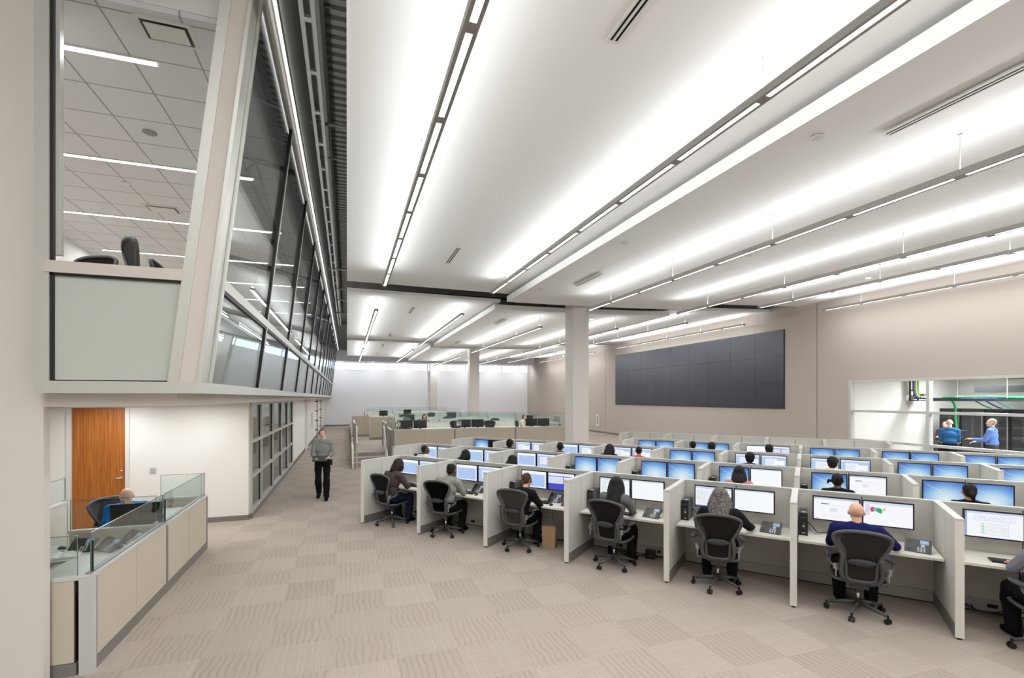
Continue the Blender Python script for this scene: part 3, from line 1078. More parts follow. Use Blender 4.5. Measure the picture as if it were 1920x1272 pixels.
for i, (x, yy, z, r, lb) in enumerate(((5.33, 4.3, 5.69, 0.075, 'round speaker at the near left edge of the lower cloud'),
                                    (5.30, 8.5, 5.69, 0.075, 'round speaker halfway down the left edge of the lower cloud'),
                                    (5.28, 12.9, 5.69, 0.075, 'round speaker at the far left corner of the lower cloud'),
                                    (8.55, 4.2, 5.742, 0.075, 'round speaker between two light lines at the top corner of the view'),
                                    (8.45, 8.5, 5.742, 0.075, 'round speaker halfway between the third and fourth light lines'),
                                    (8.40, 12.7, 5.742, 0.075, 'round speaker near the pillar between two light lines'),
                                    (14.95, 10.4, 6.205, 0.09, 'bright round downlight in the near cloud against the beige wall'),
                                    (9.3, 17.4, 5.74, 0.09, 'bright round downlight beside the pillar top'),
                                    (13.3, 18.2, 6.13, 0.09, 'bright round downlight over the far end of the video wall'))):
    dl = 'downlight' in lb
    t = thing('recessed_downlight' if dl else 'ceiling_speaker', lb, 'light' if dl else 'speaker', (x, yy, z))
    bm = bmesh.new()
    lathe(bm, [(r, 0.0), (r, -0.008), (r * 0.85, -0.012)], seg=24)
    link('ring', bm, 'trim_white', t)
    bm = bmesh.new()
    lathe(bm, [(r * 0.8, -0.008), (r * 0.8, -0.014)], seg=24)
    link('lens' if dl else 'grille', bm, 'lamp' if dl else 'trim', t)

# ------------------------------------------------------------------ pillars
for i, (x, yy, z, lb) in enumerate(((7.80, 15.68, 6.9, 'square white pillar rising among the cubicles'), (7.80, 30.7, 6.9, 'square white pillar standing in the raised seating area'),
                                 (7.80, 46.3, 5.78, 'white pilaster on the far wall'))):
    pl = link('pillar', BX(-0.31, 0.31, -0.31, 0.31, 0, z), 'near_wall', loc=(x, yy, 0), bevel=0.01)
    tag(pl, lb, 'pillar', 'row of pillars')

# ------------------------------------------------------------------ video wall
vw = thing('video_wall', 'dark video wall of three rows of nine displays on the beige wall', 'video wall', (XR, 15.64, 2.10))
link('surround', BX(-0.02, 0.0, -0.02, 13.58, -0.015, 3.365), 'charcoal', vw)
cw, chh = 13.56 / 9, 3.35 / 3
for i in range(9):
    for j in range(3):
        link('display', BX(-0.05, -0.02, i * cw + 0.004, (i + 1) * cw - 0.004, j * chh + 0.004, (j + 1) * chh - 0.004), 'videowall', vw, bevel=0.002)
cab = thing('extinguisher_cabinet', 'small white wall cabinet with a dark slot on the beige wall beside the pillar', 'cabinet', (XR, 31.6, 0.48))
link('cabinet_box', BX(-0.12, 0, -0.16, 0.16, 0, 0.85), 'white_shell', cab, bevel=0.01)
link('glazed_slot', BX(-0.125, -0.12, -0.04, 0.05, 0.15, 0.7), 'charcoal', cab)

# ------------------------------------------------------------------ server room behind the right wall
SX1 = 22.6
struct('wall_server_end', BX(XR + 0.2, 24.5, 13.2, 13.4, 0, 3.6), 'white_wall')
struct('wall_server_back', BX(24.3, 24.5, -5, 13.2, 0, 3.6), 'white_wall')
struct('ceiling_server', BX(XR + 0.2, 24.5, -5, 13.4, 3.55, 3.65), 'white_wall')
struct('wall_server_near', BX(XR + 0.2, 24.5, -5.1, -5.0, 0, 3.6), 'white_wall')
sw = thing('server_room_window', 'large framed window in the beige wall looking into the server room', 'window', (XR, 2.6, 0))
Lw = 12.86 - 2.6
for k, yy in enumerate((0.04, 2.6, 5.14, 7.70, Lw - 0.04)):
    link('mullion', BX(-0.03, 0.16, yy - 0.045, yy + 0.045, 0.0, 3.2), 'trim', sw, bevel=0.004)
for zz in (0.06, 1.04, 2.085, 3.16):
    link('rail', BX(-0.026, 0.15, 0, Lw, zz - 0.04, zz + 0.04), 'trim', sw, bevel=0.004)
yl = (0.04, 2.6, 5.14, 7.70, Lw - 0.04)
for a, b in zip(yl, yl[1:]):
    for c, d in ((0.1, 1.0), (1.08, 2.045), (2.125, 3.12)):
        link('pane', BX(0.05, 0.058, a + 0.045, b - 0.045, c, d), 'clear_glass', sw)
for i, yy in enumerate((9.6, 6.6, 3.6)):
    g = thing('ceiling_light', ['troffer light at the near end of the server room ceiling', 'middle troffer light in the server room ceiling', 'troffer light past the window edge in the server room'][i],
              'light', (19.3, yy, 3.55), 0, 'server room troffers')
    link('frame', BX(-0.65, 0.65, -0.35, 0.35, -0.02, -0.001), 'trim_white', g)
    link('diffuser', BX(-0.6, 0.6, -0.3, 0.3, -0.03, -0.02), 'lamp', g)
    area('lamp_glow', (0, 0, -0.05), 1.2, 0.6, SERVER_W * 5, UP_C, parent=g)
yy = 12.95
for i in range(8):
    y0 = 12.55 - i * 0.72
    rk = thing('server_rack', ['black server rack at the white end wall', 'second black server rack from the white end wall', 'third black server rack from the white end wall',
                               'fourth black server rack from the white end wall', 'fifth black server rack, behind the light blue shirt', 'sixth black server rack, right of the light blue shirt',
                               'seventh black server rack beside the red cables', 'last black server rack seen through the window'][i], 'server rack', (21.95, y0 - 0.7, 0), 0, 'server racks')
    link('cabinet', BX(0.04, 1.0, 0.0, 0.70, 0.0, 2.15), 'rack', rk, bevel=0.006)
    link('door', BX(0.0, 0.03, 0.02, 0.68, 0.06, 2.10), 'rack_dark' if i % 3 == 1 else 'rack', rk, bevel=0.004)
    link('side_rail', BX(-0.01, 0.0, 0.05, 0.075, 0.1, 2.05), 'alu_dark', rk)
    for j in range(5):
        zz = 0.35 + j * 0.36 + 0.04 * (i % 2)
        link('server', BX(-0.008, 0.0, 0.10, 0.62, zz, zz + 0.085), 'rack_dark', rk)
    bm = bmesh.new()
    for j in range(22):
        box(bm, -0.012, -0.008, 0.3 + 0.03 * (j % 3), 0.31 + 0.03 * (j % 3), 1.0 + j * 0.04, 1.012 + j * 0.04)
    lights = link('status_lights', bm, 'label', rk)
for i, (x_, yy) in enumerate(((21.75, 11.4), (21.75, 8.2))):  # extra troffers added to brighten the back wall above the racks
    g = thing('ceiling_light', ['added troffer light over the first server racks', 'added troffer light over the racks behind the light blue shirt'][i], 'light', (x_, yy, 3.55), 0, 'server room troffers')
    link('frame', BX(-0.35, 0.35, -0.65, 0.65, -0.02, -0.001), 'trim_white', g)
    link('diffuser', BX(-0.3, 0.3, -0.6, 0.6, -0.03, -0.02), 'lamp', g)
    area('lamp_glow', (0, 0, -0.05), 0.6, 1.2, SERVER_W * 3, UP_C, parent=g)
ct = thing('overhead_cable_tray', 'black overhead ladder tray carrying green cables above the server racks', 'cable tray', (21.2, 0, 2.44))
link('side_rail', BX(-0.25, -0.22, 3, 12.4, 0, 0.08), 'rack_dark', ct)
link('side_rail', BX(0.22, 0.25, 3, 12.4, 0, 0.08), 'rack_dark', ct)
link('end_riser', BX((-0.25, -0.21, 12.95, 13.0, 0.0, 1.02), (0.21, 0.25, 12.95, 13.0, 0, 1.02), (-0.25, 0.25, 12.95, 13.0, 0.40, 0.44), (-0.25, 0.25, 12.95, 13.0, 0.0, 0.04), (-0.25, 0.25, 12.4, 13.0, 0, 0.03)), 'rack', ct)
bm = bmesh.new()
for j in range(30):
    box(bm, -0.22, 0.22, 3 + j * 0.31, 3.03 + j * 0.31, 0.01, 0.03)
link('rung', bm, 'rack', ct)


def cable(name, label, pts, r, m, grp=None, parent=None, n=5, seg=7):
    bm = bmesh.new()
    tube(bm, smoothpath(pts, n), r, seg)
    o = link(name, bm, m, parent, smooth=True)
    if parent is None:
        tag(o, label, 'cable', grp)
    return o


for i, (dx, m, lb) in enumerate(((-0.14, 'blue_cable', 'blue cable bundle turning up the white end wall'), (-0.07, 'grey_pc', 'grey cable bundle turning up the white end wall'),
                                 (0.0, 'yellow_cable', 'yellow cable bundle turning up the white end wall'), (0.09, 'green_cable', 'green cable bundle turning up the white end wall'))):
    cable('cable_bundle', lb, [(21.2 + dx, 12.9, 3.5), (21.2 + dx, 12.9, 2.9), (21.2 + dx, 12.8, 2.62), (21.2 + dx, 12.4, 2.53), (21.2 + dx, 8, 2.54), (21.2 + dx, 3.5, 2.53)], 0.034, m, 'cable bundles in the tray')
for i, (dx, m, lb) in enumerate(((-0.19, 'green_cable', 'green cable bundle lying on the near side of the tray'), (-0.10, 'teal_cable', 'pale teal cable bundle along the tray'), (0.05, 'green_cable', 'second green cable bundle along the tray'), (-0.02, 'trim', 'white cable bundle along the tray'))):
    cable('cable_bundle', lb, [(21.2 + dx, 11.9 - i * 0.3, 2.56)] + [(21.2 + dx + 0.03 * math.sin(q * 1.9 + i), 11.4 - q * 0.9, 2.585 + 0.02 * math.sin(q * 2.3 + i * 2)) for q in range(9)], 0.032, m, 'cable bundles in the tray')
for i, (yy, m) in enumerate(((11.15, 'green_cable'), (10.85, 'blue_cable'), (10.55, 'teal_cable'), (9.8, 'blue_cable'), (9.5, 'green_cable'), (8.9, 'yellow_cable'), (8.2, 'yellow_cable'), (8.35, 'green_cable'))):
    cable('drop_cable', ['green cable loop dropping to the first racks', 'blue cable loop beside the green loop', 'teal cable loop over the racks', 'blue cable loop above the denim shirt',
                         'green cable loop above the denim shirt', 'yellow cable loop between the two men', 'yellow cable loop above the light blue shirt', 'green cable run on the rack tops'][i],
          [(21.1, yy, 2.62), (21.3, yy - 0.1, 2.45), (21.7, yy - 0.2, 2.25), (22.1, yy - 0.15, 2.19)], 0.024, m, 'cables dropping to the racks')
cable('cable_bundle', 'green cables running down the first rack beside the window mullion', [(21.2, 11.9, 2.56), (21.55, 11.93, 2.5), (21.82, 11.95, 2.25), (21.86, 11.95, 1.8), (21.88, 11.93, 1.2), (21.86, 11.96, 0.3)], 0.04, 'green_cable')
cable('cable_bundle', 'red cable bundle hanging at the edge of the server window', [(21.2, 7.35, 2.6), (21.3, 7.3, 2.1), (21.2, 7.36, 1.6), (21.35, 7.25, 1.1), (21.25, 7.2, 0.5)], 0.05, 'red_cable')
for i, (yy, z0, z1) in enumerate(((12.0, 2.8, 3.15), (10.3, 2.68, 2.86), (5.2, 2.68, 2.86))):
    pass
du = tag(link('air_duct', BX(22.3, 22.9, 3, 11.6, 2.76, 3.00), 'rack_dark', bevel=0.01), 'dark grey duct running above the cable tray in the server room', 'duct')
du2 = tag(link('air_duct', BX(22.2, 23.0, 3, 11.0, 3.25, 3.5), 'rack_dark', bevel=0.01), 'upper dark duct under the server room ceiling', 'duct')
tag(link('cardboard_box', BX(21.35, 21.6, 12.7, 13.1, 2.62, 2.72), 'cardboard', bevel=0.005), 'small brown carton at the turn of the cable tray in the server room', 'box')
for i, yy in enumerate((11.4, 10.0, 8.9, 8.4, 7.6)):
    bm = bmesh.new()
    cyl(bm, (20.95, yy, 2.55), (20.95, yy, 3.55), 0.012, seg=6)
    tag(link('hanger_rod', bm, 'trim'), ['steel hanger rod closest to the white end wall', 'steel hanger rod above the denim shirt', 'steel hanger rod between the two men',
                                         'steel hanger rod above the light blue shirt', 'steel hanger rod at the edge of the server window'][i], 'rod', 'tray hanger rods')

# ------------------------------------------------------------------ raised platform, stairs, rails
PZ = 0.48
struct('floor_platform', BX((0.2, 9.2, 19.5, 43, 0.0, PZ),), 'carpet')
st = thing('stairs', 'three carpeted steps up to the raised seating area', 'stairs', (0.2, 18.5, 0))
for k in range(2):
    link('step', BX(0.04, 1.22, 0.30 + 0.34 * k, 1.0, 0.16 * k, 0.16 * (k + 1)), 'carpet', st)
    link('nosing', BX(0.04, 1.22, 0.28 + 0.34 * k, 0.33 + 0.34 * k, 0.16 * (k + 1) - 0.03, 0.16 * (k + 1) + 0.006), 'trim', st)
link('nosing', BX(0.04, 1.22, 0.98, 1.02, PZ - 0.03, PZ + 0.006), 'trim', st)
bm = bmesh.new()
prism(bm, [(0.0, 0.0), (0.0, 0.16), (0.9, PZ + 0.14), (3.6, PZ + 0.14), (3.6, 0.0)], 'x', -0.03, 0.03)
link('side_stringer', bm, 'trim_white', st)
bm = bmesh.new()
prism(bm, [(0.0, 0.0), (0.0, 0.16), (0.9, PZ + 0.14), (1.2, PZ + 0.14), (1.2, 0.0)], 'x', 1.23, 1.27)
link('side_stringer', bm, 'trim_white', st)
for i, (x, side) in enumerate(((0.34, 'walkway side'), (1.36, 'panel side'))):
    hr = thing('handrail', f'pale metal stair handrail on the {side}', 'handrail', (x, 18.5, 0), 0, 'stair handrails')
    bm = bmesh.new()
    tube(bm, smoothpath([(0, -0.1, 0.90), (0, 0.1, 0.93), (0, 1.0, PZ + 0.93), (0, 1.5, PZ + 0.93)], 5), 0.025, 10)
    link('grip_rail', bm, 'trim', hr, smooth=True)
    for yy, z0, z1 in ((0.05, 0.0, 0.92), (1.1, PZ, PZ + 0.95)):
        link('post', BX(-0.025, 0.025, yy - 0.025, yy + 0.025, z0, z1), 'trim', hr)
    bm = bmesh.new()
    tube(bm, [(0, 0.05, 0.45), (0, 1.1, PZ + 0.45)], 0.015, 8)
    link('lower_rail', bm, 'trim', hr, smooth=True)
for i, (x, y0, y1) in enumerate(((0.28, 19.9, 22.6), (1.45, 19.6, 21.6))):
    gr = thing('guard_rail', ['grey guard rail along the walkway edge of the platform', 'grey guard rail beside the glass topped panels'][i], 'guard rail', (x, 0, PZ), 0, 'platform guard rails')
    link('top_rail', BX(-0.03, 0.03, y0, y1, 1.05, 1.10), 'trim', gr, bevel=0.008)
    for yy in (y0 + 0.03, y1 - 0.03):
        link('post', BX(-0.03, 0.03, yy - 0.03, yy + 0.03, 0, 1.06), 'alu_dark', gr)
for i, (x0, x1, yy, h, lb) in enumerate(((0.22, 1.15, 27.2, 1.12, 'taupe fabric screen at the far left end of the platform'), (1.05, 2.3, 25.0, 1.14, 'taupe fabric screen standing nearer, beyond the stairs'))):
    sc_ = thing('fabric_screen', lb, 'partition', (x0, yy, PZ), 0, 'taupe screens by the stairs')
    wd = x1 - x0
    link('fabric_tile', BX(0.02, wd / 2 - 0.005, -0.03, 0.03, 0.12, h - 0.03), 'fabric_taupe', sc_)
    link('fabric_tile', BX(wd / 2 + 0.005, wd - 0.02, -0.03, 0.03, 0.12, h - 0.03), 'fabric_taupe', sc_)
    link('base_rail', BX(0, wd, -0.035, 0.035, 0, 0.11), 'base_grey', sc_)
    link('top_cap', BX(0, wd, -0.035, 0.035, h - 0.03, h), 'trim', sc_)
    for xx in (0.0, wd - 0.02):
        link('edge_trim', BX(xx, xx + 0.02, -0.035, 0.035, 0.11, h - 0.03), 'trim', sc_)


def low_panel(name, label, loc, rz, segs, h, glass_h, fab, group=None, z0=0.0, cat='partition', basez=0.10):
    """run of low panels along local +x with glass screens above; segs = list of lengths"""
    t = thing(name, label, cat, loc, rz, group)
    x = 0.0
    for L in segs:
        link('fabric_tile', BX(x + 0.012, x + L / 2 - 0.003, -0.035, 0.035, basez, h - 0.035), fab, t)
        link('fabric_tile', BX(x + L / 2 + 0.003, x + L - 0.012, -0.035, 0.035, basez, h - 0.035), fab, t)
        link('base_rail', BX(x, x + L, -0.04, 0.04, 0, basez), 'base_grey', t)
        link('top_cap', BX(x, x + L, -0.045, 0.045, h - 0.035, h), 'trim', t, bevel=0.004)
        if glass_h:
            g = link('glass_screen', BX(x + 0.02, x + L - 0.02, -0.004, 0.004, h, h + glass_h), 'green_glass', t)
            link('glass_edge', BX((x + 0.02, x + L - 0.02, -0.0045, 0.0045, h + glass_h, h + glass_h + 0.006), (x + 0.014, x + 0.02, -0.0045, 0.0045, h, h + glass_h + 0.006), (x + L - 0.02, x + L - 0.014, -0.0045, 0.0045, h, h + glass_h + 0.006)), 'glass_edge', g)
        x += L
    x = 0.0
    for L in [0.0] + segs:
        x += L
        link('post', BX(x - 0.03, x + 0.03, -0.045, 0.045, 0, h - 0.03), 'base_grey', t)
    return t


# front run of tan panels with glass, facing the cubicles
low_panel('panel_run', 'tan fabric panel run with glass topping along the platform front', (1.70, 19.3, 0), 0, [2.42, 2.6, 2.6], 1.33, 0.60, 'fabric_tan')
low_panel('panel_run', 'short tan panel beside the stairs turning the platform corner', (1.62, 19.25, 0), PI / 2, [1.7], 1.33, 0.50, 'fabric_taupe')
for i, x in enumerate((1.86, 4.28)):
    sg = thing('corner_sign', ['small square black and white sign at the left end of the platform glass', 'small square black and white sign on the second platform glass'][i], 'sign', (x, 19.24, 1.42), 0, 'small signs on the glass')
    link('plate', BX(-0.11, 0.11, 0, 0.008, 0, 0.2), 'label', sg)
    link('dark_field', BX((-0.1, 0.1, -0.003, 0, 0.01, 0.03), (-0.1, -0.075, -0.003, 0, 0.01, 0.19), (0.075, 0.1, -0.003, 0, 0.01, 0.19), (-0.1, 0.1, -0.003, 0, 0.17, 0.19)), 'black', sg)
    bm = bmesh.new()
    tube(bm, smoothpath([(-0.035, -0.004, 0.13), (0.0, -0.004, 0.145), (0.025, -0.004, 0.11), (0.03, -0.004, 0.06)], 4), 0.014, 8)
    link('symbol', bm, 'black', sg)
# interior rows of the platform
for i, yy in enumerate((22.0, 24.8, 27.6, 32.4, 35.0, 37.6, 40.4)):
    nm = ['first', 'second', 'third', 'fourth', 'fifth', 'sixth', 'last'][i]
    t = None if i in (3, 5) else low_panel('glass_screen_row', f'low pale desk screen with green glass, {nm} row of the platform', (2.4 if i < 2 else 1.3, yy, PZ), 0, [2.1, 2.1, 2.1] if i < 2 else [2.2, 2.2, 2.2], 1.0, 0.28, 'fabric' if i % 2 else 'trim_white', 'desk screens on the platform')
    d = thing('long_desk', f'long pale desk in the {nm} row of the platform', 'desk', (2.5 if i < 2 else 1.4, yy - 0.75, PZ), 0, 'desks on the platform')
    link('desktop', BX(0, 6.2, 0, 0.68, 0.70, 0.73), 'laminate', d, bevel=0.004)
    for xx in (0.05, 3.1, 6.1):
        link('leg_panel', BX(xx, xx + 0.03, 0.05, 0.65, 0, 0.70), 'trim_white', d)
for i, (x, L) in enumerate(((2.4, 3.0), (8.9, 3.4))):
    low_panel('glass_screen_row', ['green glass topped screen running away behind the left platform desks', 'green glass topped screen running away at the pillar end of the platform'][i], (x, 19.6, PZ), PI / 2, [1.5, 1.5], 0.95, 0.30, 'fabric_taupe', 'desk screens on the platform')
fd = thing('long_desk', 'pale desk directly behind the tan platform panels', 'desk', (1.95, 19.40, PZ), 0, 'desks on the platform')
link('desktop', BX(0, 6.9, 0, 0.70, 0.70, 0.73), 'laminate', fd, bevel=0.004)
for xx in (0.02, 2.3, 4.6, 6.8):
    link('leg_panel', BX(xx, xx + 0.03, 0.05, 0.65, 0, 0.70), 'trim_white', fd)

# ------------------------------------------------------------------ bits on the left wall
ex = thing('exit_sign', 'small red exit sign hanging under the balcony edge', 'sign', (-1.78, 24.5, 2.30))
link('plate', BX(-0.12, 0.12, -0.012, 0.012, 0, 0.15), 'white_shell', ex)
fc = bpy.data.curves.new('lettering', 'FONT')
fc.body = 'EXIT'
fc.size = 0.105
fc.align_x = 'CENTER'
fc.extrude = 0.002
tmp = bpy.data.objects.new('lettering_curve', fc)
COL.objects.link(tmp)
bpy.context.view_layer.update()
me_ = bpy.data.meshes.new_from_object(tmp.evaluated_get(bpy.context.evaluated_depsgraph_get()))
bpy.data.objects.remove(tmp)
me_.materials.clear()
me_.materials.append(M['exit_red'])
fo = bpy.data.objects.new('lettering', me_)
COL.objects.link(fo)
fo.rotation_euler = (PI / 2, 0, 0)
fo.location = (0, -0.013, 0.035)
fo.parent = ex
link('stem', BX(-0.01, 0.01, -0.01, 0.01, 0.15, 0.175), 'trim', ex)
for i, yy in enumerate((33.0, 37.5)):
    lp = thing('vertical_pipe', ['thin vertical pipe with clamps on the left wall', 'second vertical pipe with clamps further along the left wall'][i], 'pipe', (-1.80, yy, 0), 0, 'pipes at the left wall')
    bm = bmesh.new()
    cyl(bm, (0, 0, 0), (0, 0, 2.475), 0.035, seg=8)
    link('tube', bm, 'fabric_taupe', lp, smooth=True)
    for zz in (0.5, 1.1, 1.7, 2.3):
        link('clamp', BX(-0.12, 0.06, -0.06, 0.06, zz, zz + 0.06), 'charcoal', lp)
wp = tag(link('wall_panel_box', BX(-1.93, -1.85, 29.5, 30.3, 0.9, 1.7), 'trim_white', bevel=0.01), 'flat pale service box on the left wall', 'service box')
cr_ = thing('card_reader', 'small square grey reader on the white wall beside the wooden door', 'card reader', (-3.66, YD, 1.13))
link('body', BX(-0.045, 0.045, -0.025, 0, -0.05, 0.05), 'trim', cr_, bevel=0.006)
link('face', BX(-0.03, 0.03, -0.028, -0.025, -0.03, 0.03), 'silver', cr_)

# ------------------------------------------------------------------ reception lights (recessed in the low ceiling)
for i, (x, yy) in enumerate(((-3.2, 9.0), (-5.2, 9.0), (-4.2, 10.6), (-2.7, 10.4), (-7.0, 10.2), (-4.2, 14.0), (-4.2, 17.0))):
    g = thing('ceiling_light', ['troffer light over the reception desk', 'troffer light behind the near wall in reception', 'troffer light in front of the wooden door', 'troffer light washing the white reception wall',
                                'troffer light deep in reception', 'troffer light in the meeting room', 'second troffer light in the meeting room'][i], 'light', (x, yy, 2.47), 0, 'reception troffers')
    link('frame', BX(-0.32, 0.32, -0.32, 0.32, -0.012, -0.001), 'trim_white', g)
    link('diffuser', BX(-0.29, 0.29, -0.29, 0.29, -0.02, -0.012), 'lamp', g)
    area('lamp_glow', (0, 0, -0.03), 0.56, 0.56, UNDER_W * (1.0 if i < 5 else 0.6), DOWN_C, parent=g)

# ------------------------------------------------------------------ shared furniture prototypes
def monitor_proto(scr, w_=0.53, hh=0.325, stand=False, zc=0.36):
    """faces local -y (towards the seated person); origin at the desk below its centre"""
    t = thing('monitor', 'monitor', 'monitor')
    link('housing', BX(-w_ / 2, w_ / 2, 0.0, 0.035, zc - hh / 2, zc + hh / 2), 'bezel' if not stand else 'black', t, bevel=0.006)
    bm = bmesh.new()
    b = 0.016
    uv = bm.loops.layers.uv.new('UVMap')
    vs = [bm.verts.new(p) for p in ((-w_ / 2 + b, -0.002, zc - hh / 2 + b), (w_ / 2 - b, -0.002, zc - hh / 2 + b), (w_ / 2 - b, -0.002, zc + hh / 2 - b), (-w_ / 2 + b, -0.002, zc + hh / 2 - b))]
    f = bm.faces.new(vs)
    for l, c in zip(f.loops, ((0, 0), (1, 0), (1, 1), (0, 1))):
        l[uv].uv = c
    s = link('screen', bm, scr, t)
    link('power_light', BX(w_ / 2 - 0.03, w_ / 2 - 0.02, -0.001, 0.0, zc - hh / 2 + 0.006, zc - hh / 2 + 0.010), 'lcd', t)
    if stand:
        link('stand_neck', BX(-0.035, 0.035, 0.035, 0.07, 0.02, zc + 0.02), 'black', t, bevel=0.004)
        link('stand_foot', BX(-0.11, 0.11, -0.03, 0.12, 0.0, 0.016), 'black', t, bevel=0.006)
    else:
        link('mounting_arm', BX((-0.05, 0.05, 0.035, 0.05, zc - 0.05, zc + 0.05), (-0.02, 0.02, 0.05, 0.172, zc - 0.02, zc + 0.02)), 'black', t)
    return t


MON = {}


def monitor(scr, loc, rz, label, group=None, stand=False):
    if (scr, stand) not in MON:
        MON[(scr, stand)] = Proto(monitor_proto(scr, stand=stand))
    return MON[(scr, stand)].place(loc, rz, label, group)


def pc_proto(m='black', w_=0.095, d=0.30, h=0.30):
    t = thing('computer_tower', 'pc', 'computer')
    link('case', BX(0, w_, 0.012, d, 0, h), 'grey_pc', t, bevel=0.004)
    link('front_panel', BX(-0.001, w_ + 0.001, 0, 0.012, 0.002, h + 0.001), 'black', t, bevel=0.003)
    link('drive_slot', BX(0.012, w_ - 0.012, -0.001, 0, h - 0.07, h - 0.05), 'charcoal', t)
    bm = bmesh.new()
    lathe(bm, [(0.014, 0.0), (0.014, -0.004)], (w_ / 2, 0, 0.125), 16, 'y')
    link('power_button', bm, 'silver', t)
    bm = bmesh.new()
    lathe(bm, [(0.006, 0.0), (0.006, -0.003)], (w_ / 2, 0, 0.165), 10, 'y')
    link('status_light', bm, 'lcd', t)
    link('badge', BX(0.03, w_ - 0.03, -0.0015, 0, 0.028, 0.042), 'silver', t)
    link('top_label', BX(0.03, w_ - 0.025, 0.05, 0.10, h, h + 0.002), 'label', t)
    return t


def phone_proto(handset=False):
    """desk phone facing local -y, tilted towards the user"""
    t = thing('desk_phone', 'phone', 'phone')
    A = Matrix.Translation((0, 0, 0.055)) @ Matrix.Rotation(R(38), 4, 'X')

    def part(name, boxes, m, parent=t, bev=0.0):
        bm = bmesh.new()
        for b in boxes:
            box(bm, *b, mx=A)
        return link(name, bm, m, parent, bevel=bev)
    part('body', [(-0.125, 0.125, -0.10, 0.10, -0.014, 0.014)], 'charcoal', bev=0.01)
    lcd = part('display', [(0.02, 0.10, 0.035, 0.085, 0.014, 0.017)], 'lcd')
    keys = [(-0.005 + 0.028 * i, 0.013 + 0.028 * i, -0.085 + 0.018 * j, -0.073 + 0.018 * j, 0.014, 0.018) for i in range(3) for j in range(4)]
    part('keypad', keys, 'key')
    bm = bmesh.new()
    lathe(bm, [(0.018, 0.012), (0.018, 0.018)], (0.045, 0.005, 0), 16)
    for v in bm.verts:
        v.co = A @ v.co
    link('navigation_button', bm, 'key', t)
    part('softkeys', [(0.022 + 0.02 * i, 0.036 + 0.02 * i, 0.024, 0.03, 0.014, 0.016) for i in range(4)], 'key')
    bm = bmesh.new()
    prism(bm, [(-0.06, 0.0), (0.10, 0.0), (0.09, 0.10), (0.075, 0.10)], 'x', -0.07, 0.07)
    link('stand', bm, 'black', t)
    if handset:
        bm = bmesh.new()
        tube(bm, smoothpath([(-0.085, -0.085, 0.02), (-0.085, -0.06, 0.042), (-0.085, 0.0, 0.05), (-0.085, 0.06, 0.042), (-0.085, 0.085, 0.02)], 5), 0.016, 10,
             rr=[0.022 if (k < 5 or k > 15) else 0.014 for k in range(21)])
        for v in bm.verts:
            v.co = A @ v.co
        link('handset', bm, 'black', t, smooth=True)
        bm = bmesh.new()
        pts = []
        for k in range(60):
            a = k / 59
            pts.append((-0.12 - 0.05 * math.sin(a * PI) + 0.008 * math.cos(k * 1.3), -0.10 - 0.02 * a + 0.05 * math.sin(a * 3.0), 0.012 + 0.008 * math.sin(k * 1.3)))
        tube(bm, pts, 0.004, 5)
        link('cord', bm, 'black', t, smooth=True)
    else:
        for cy_ in (-0.062, 0.062):
            bm = bmesh.new()
            lathe(bm, [(0.026, 0.010), (0.026, 0.0165), (0.016, 0.0168), (0.014, 0.012)], (-0.08, cy_, 0), 18)
            for v in bm.verts:
                v.co = A @ v.co
            link('cradle_cup', bm, 'black', t)
    return t


def keyboard_proto():
    t = thing('keyboard', 'keyboard', 'keyboard')
    link('tray', BX(-0.22, 0.22, -0.075, 0.075, 0, 0.018), 'black', t, bevel=0.005)
    bm = bmesh.new()
    for i in range(20):
        for j in range(5):
            box(bm, -0.21 + 0.021 * i, -0.193 + 0.021 * i, -0.062 + 0.026 * j, -0.042 + 0.026 * j, 0.018, 0.024)
    link('keys', bm, 'charcoal', t)
    return t


def mouse_proto():
    t = thing('mouse', 'mouse', 'mouse')
    bm = bmesh.new()
    ellipsoid(bm, (0, 0, 0.006), (0.03, 0.055, 0.026), seg=12, rings=8)
    for v in bm.verts:
        v.co.z = max(v.co.z, 0)
    link('shell', bm, 'black', t, smooth=True)
    link('scroll_wheel', BX(-0.003, 0.003, 0.015, 0.032, 0.026, 0.033), 'charcoal', t)
    return t


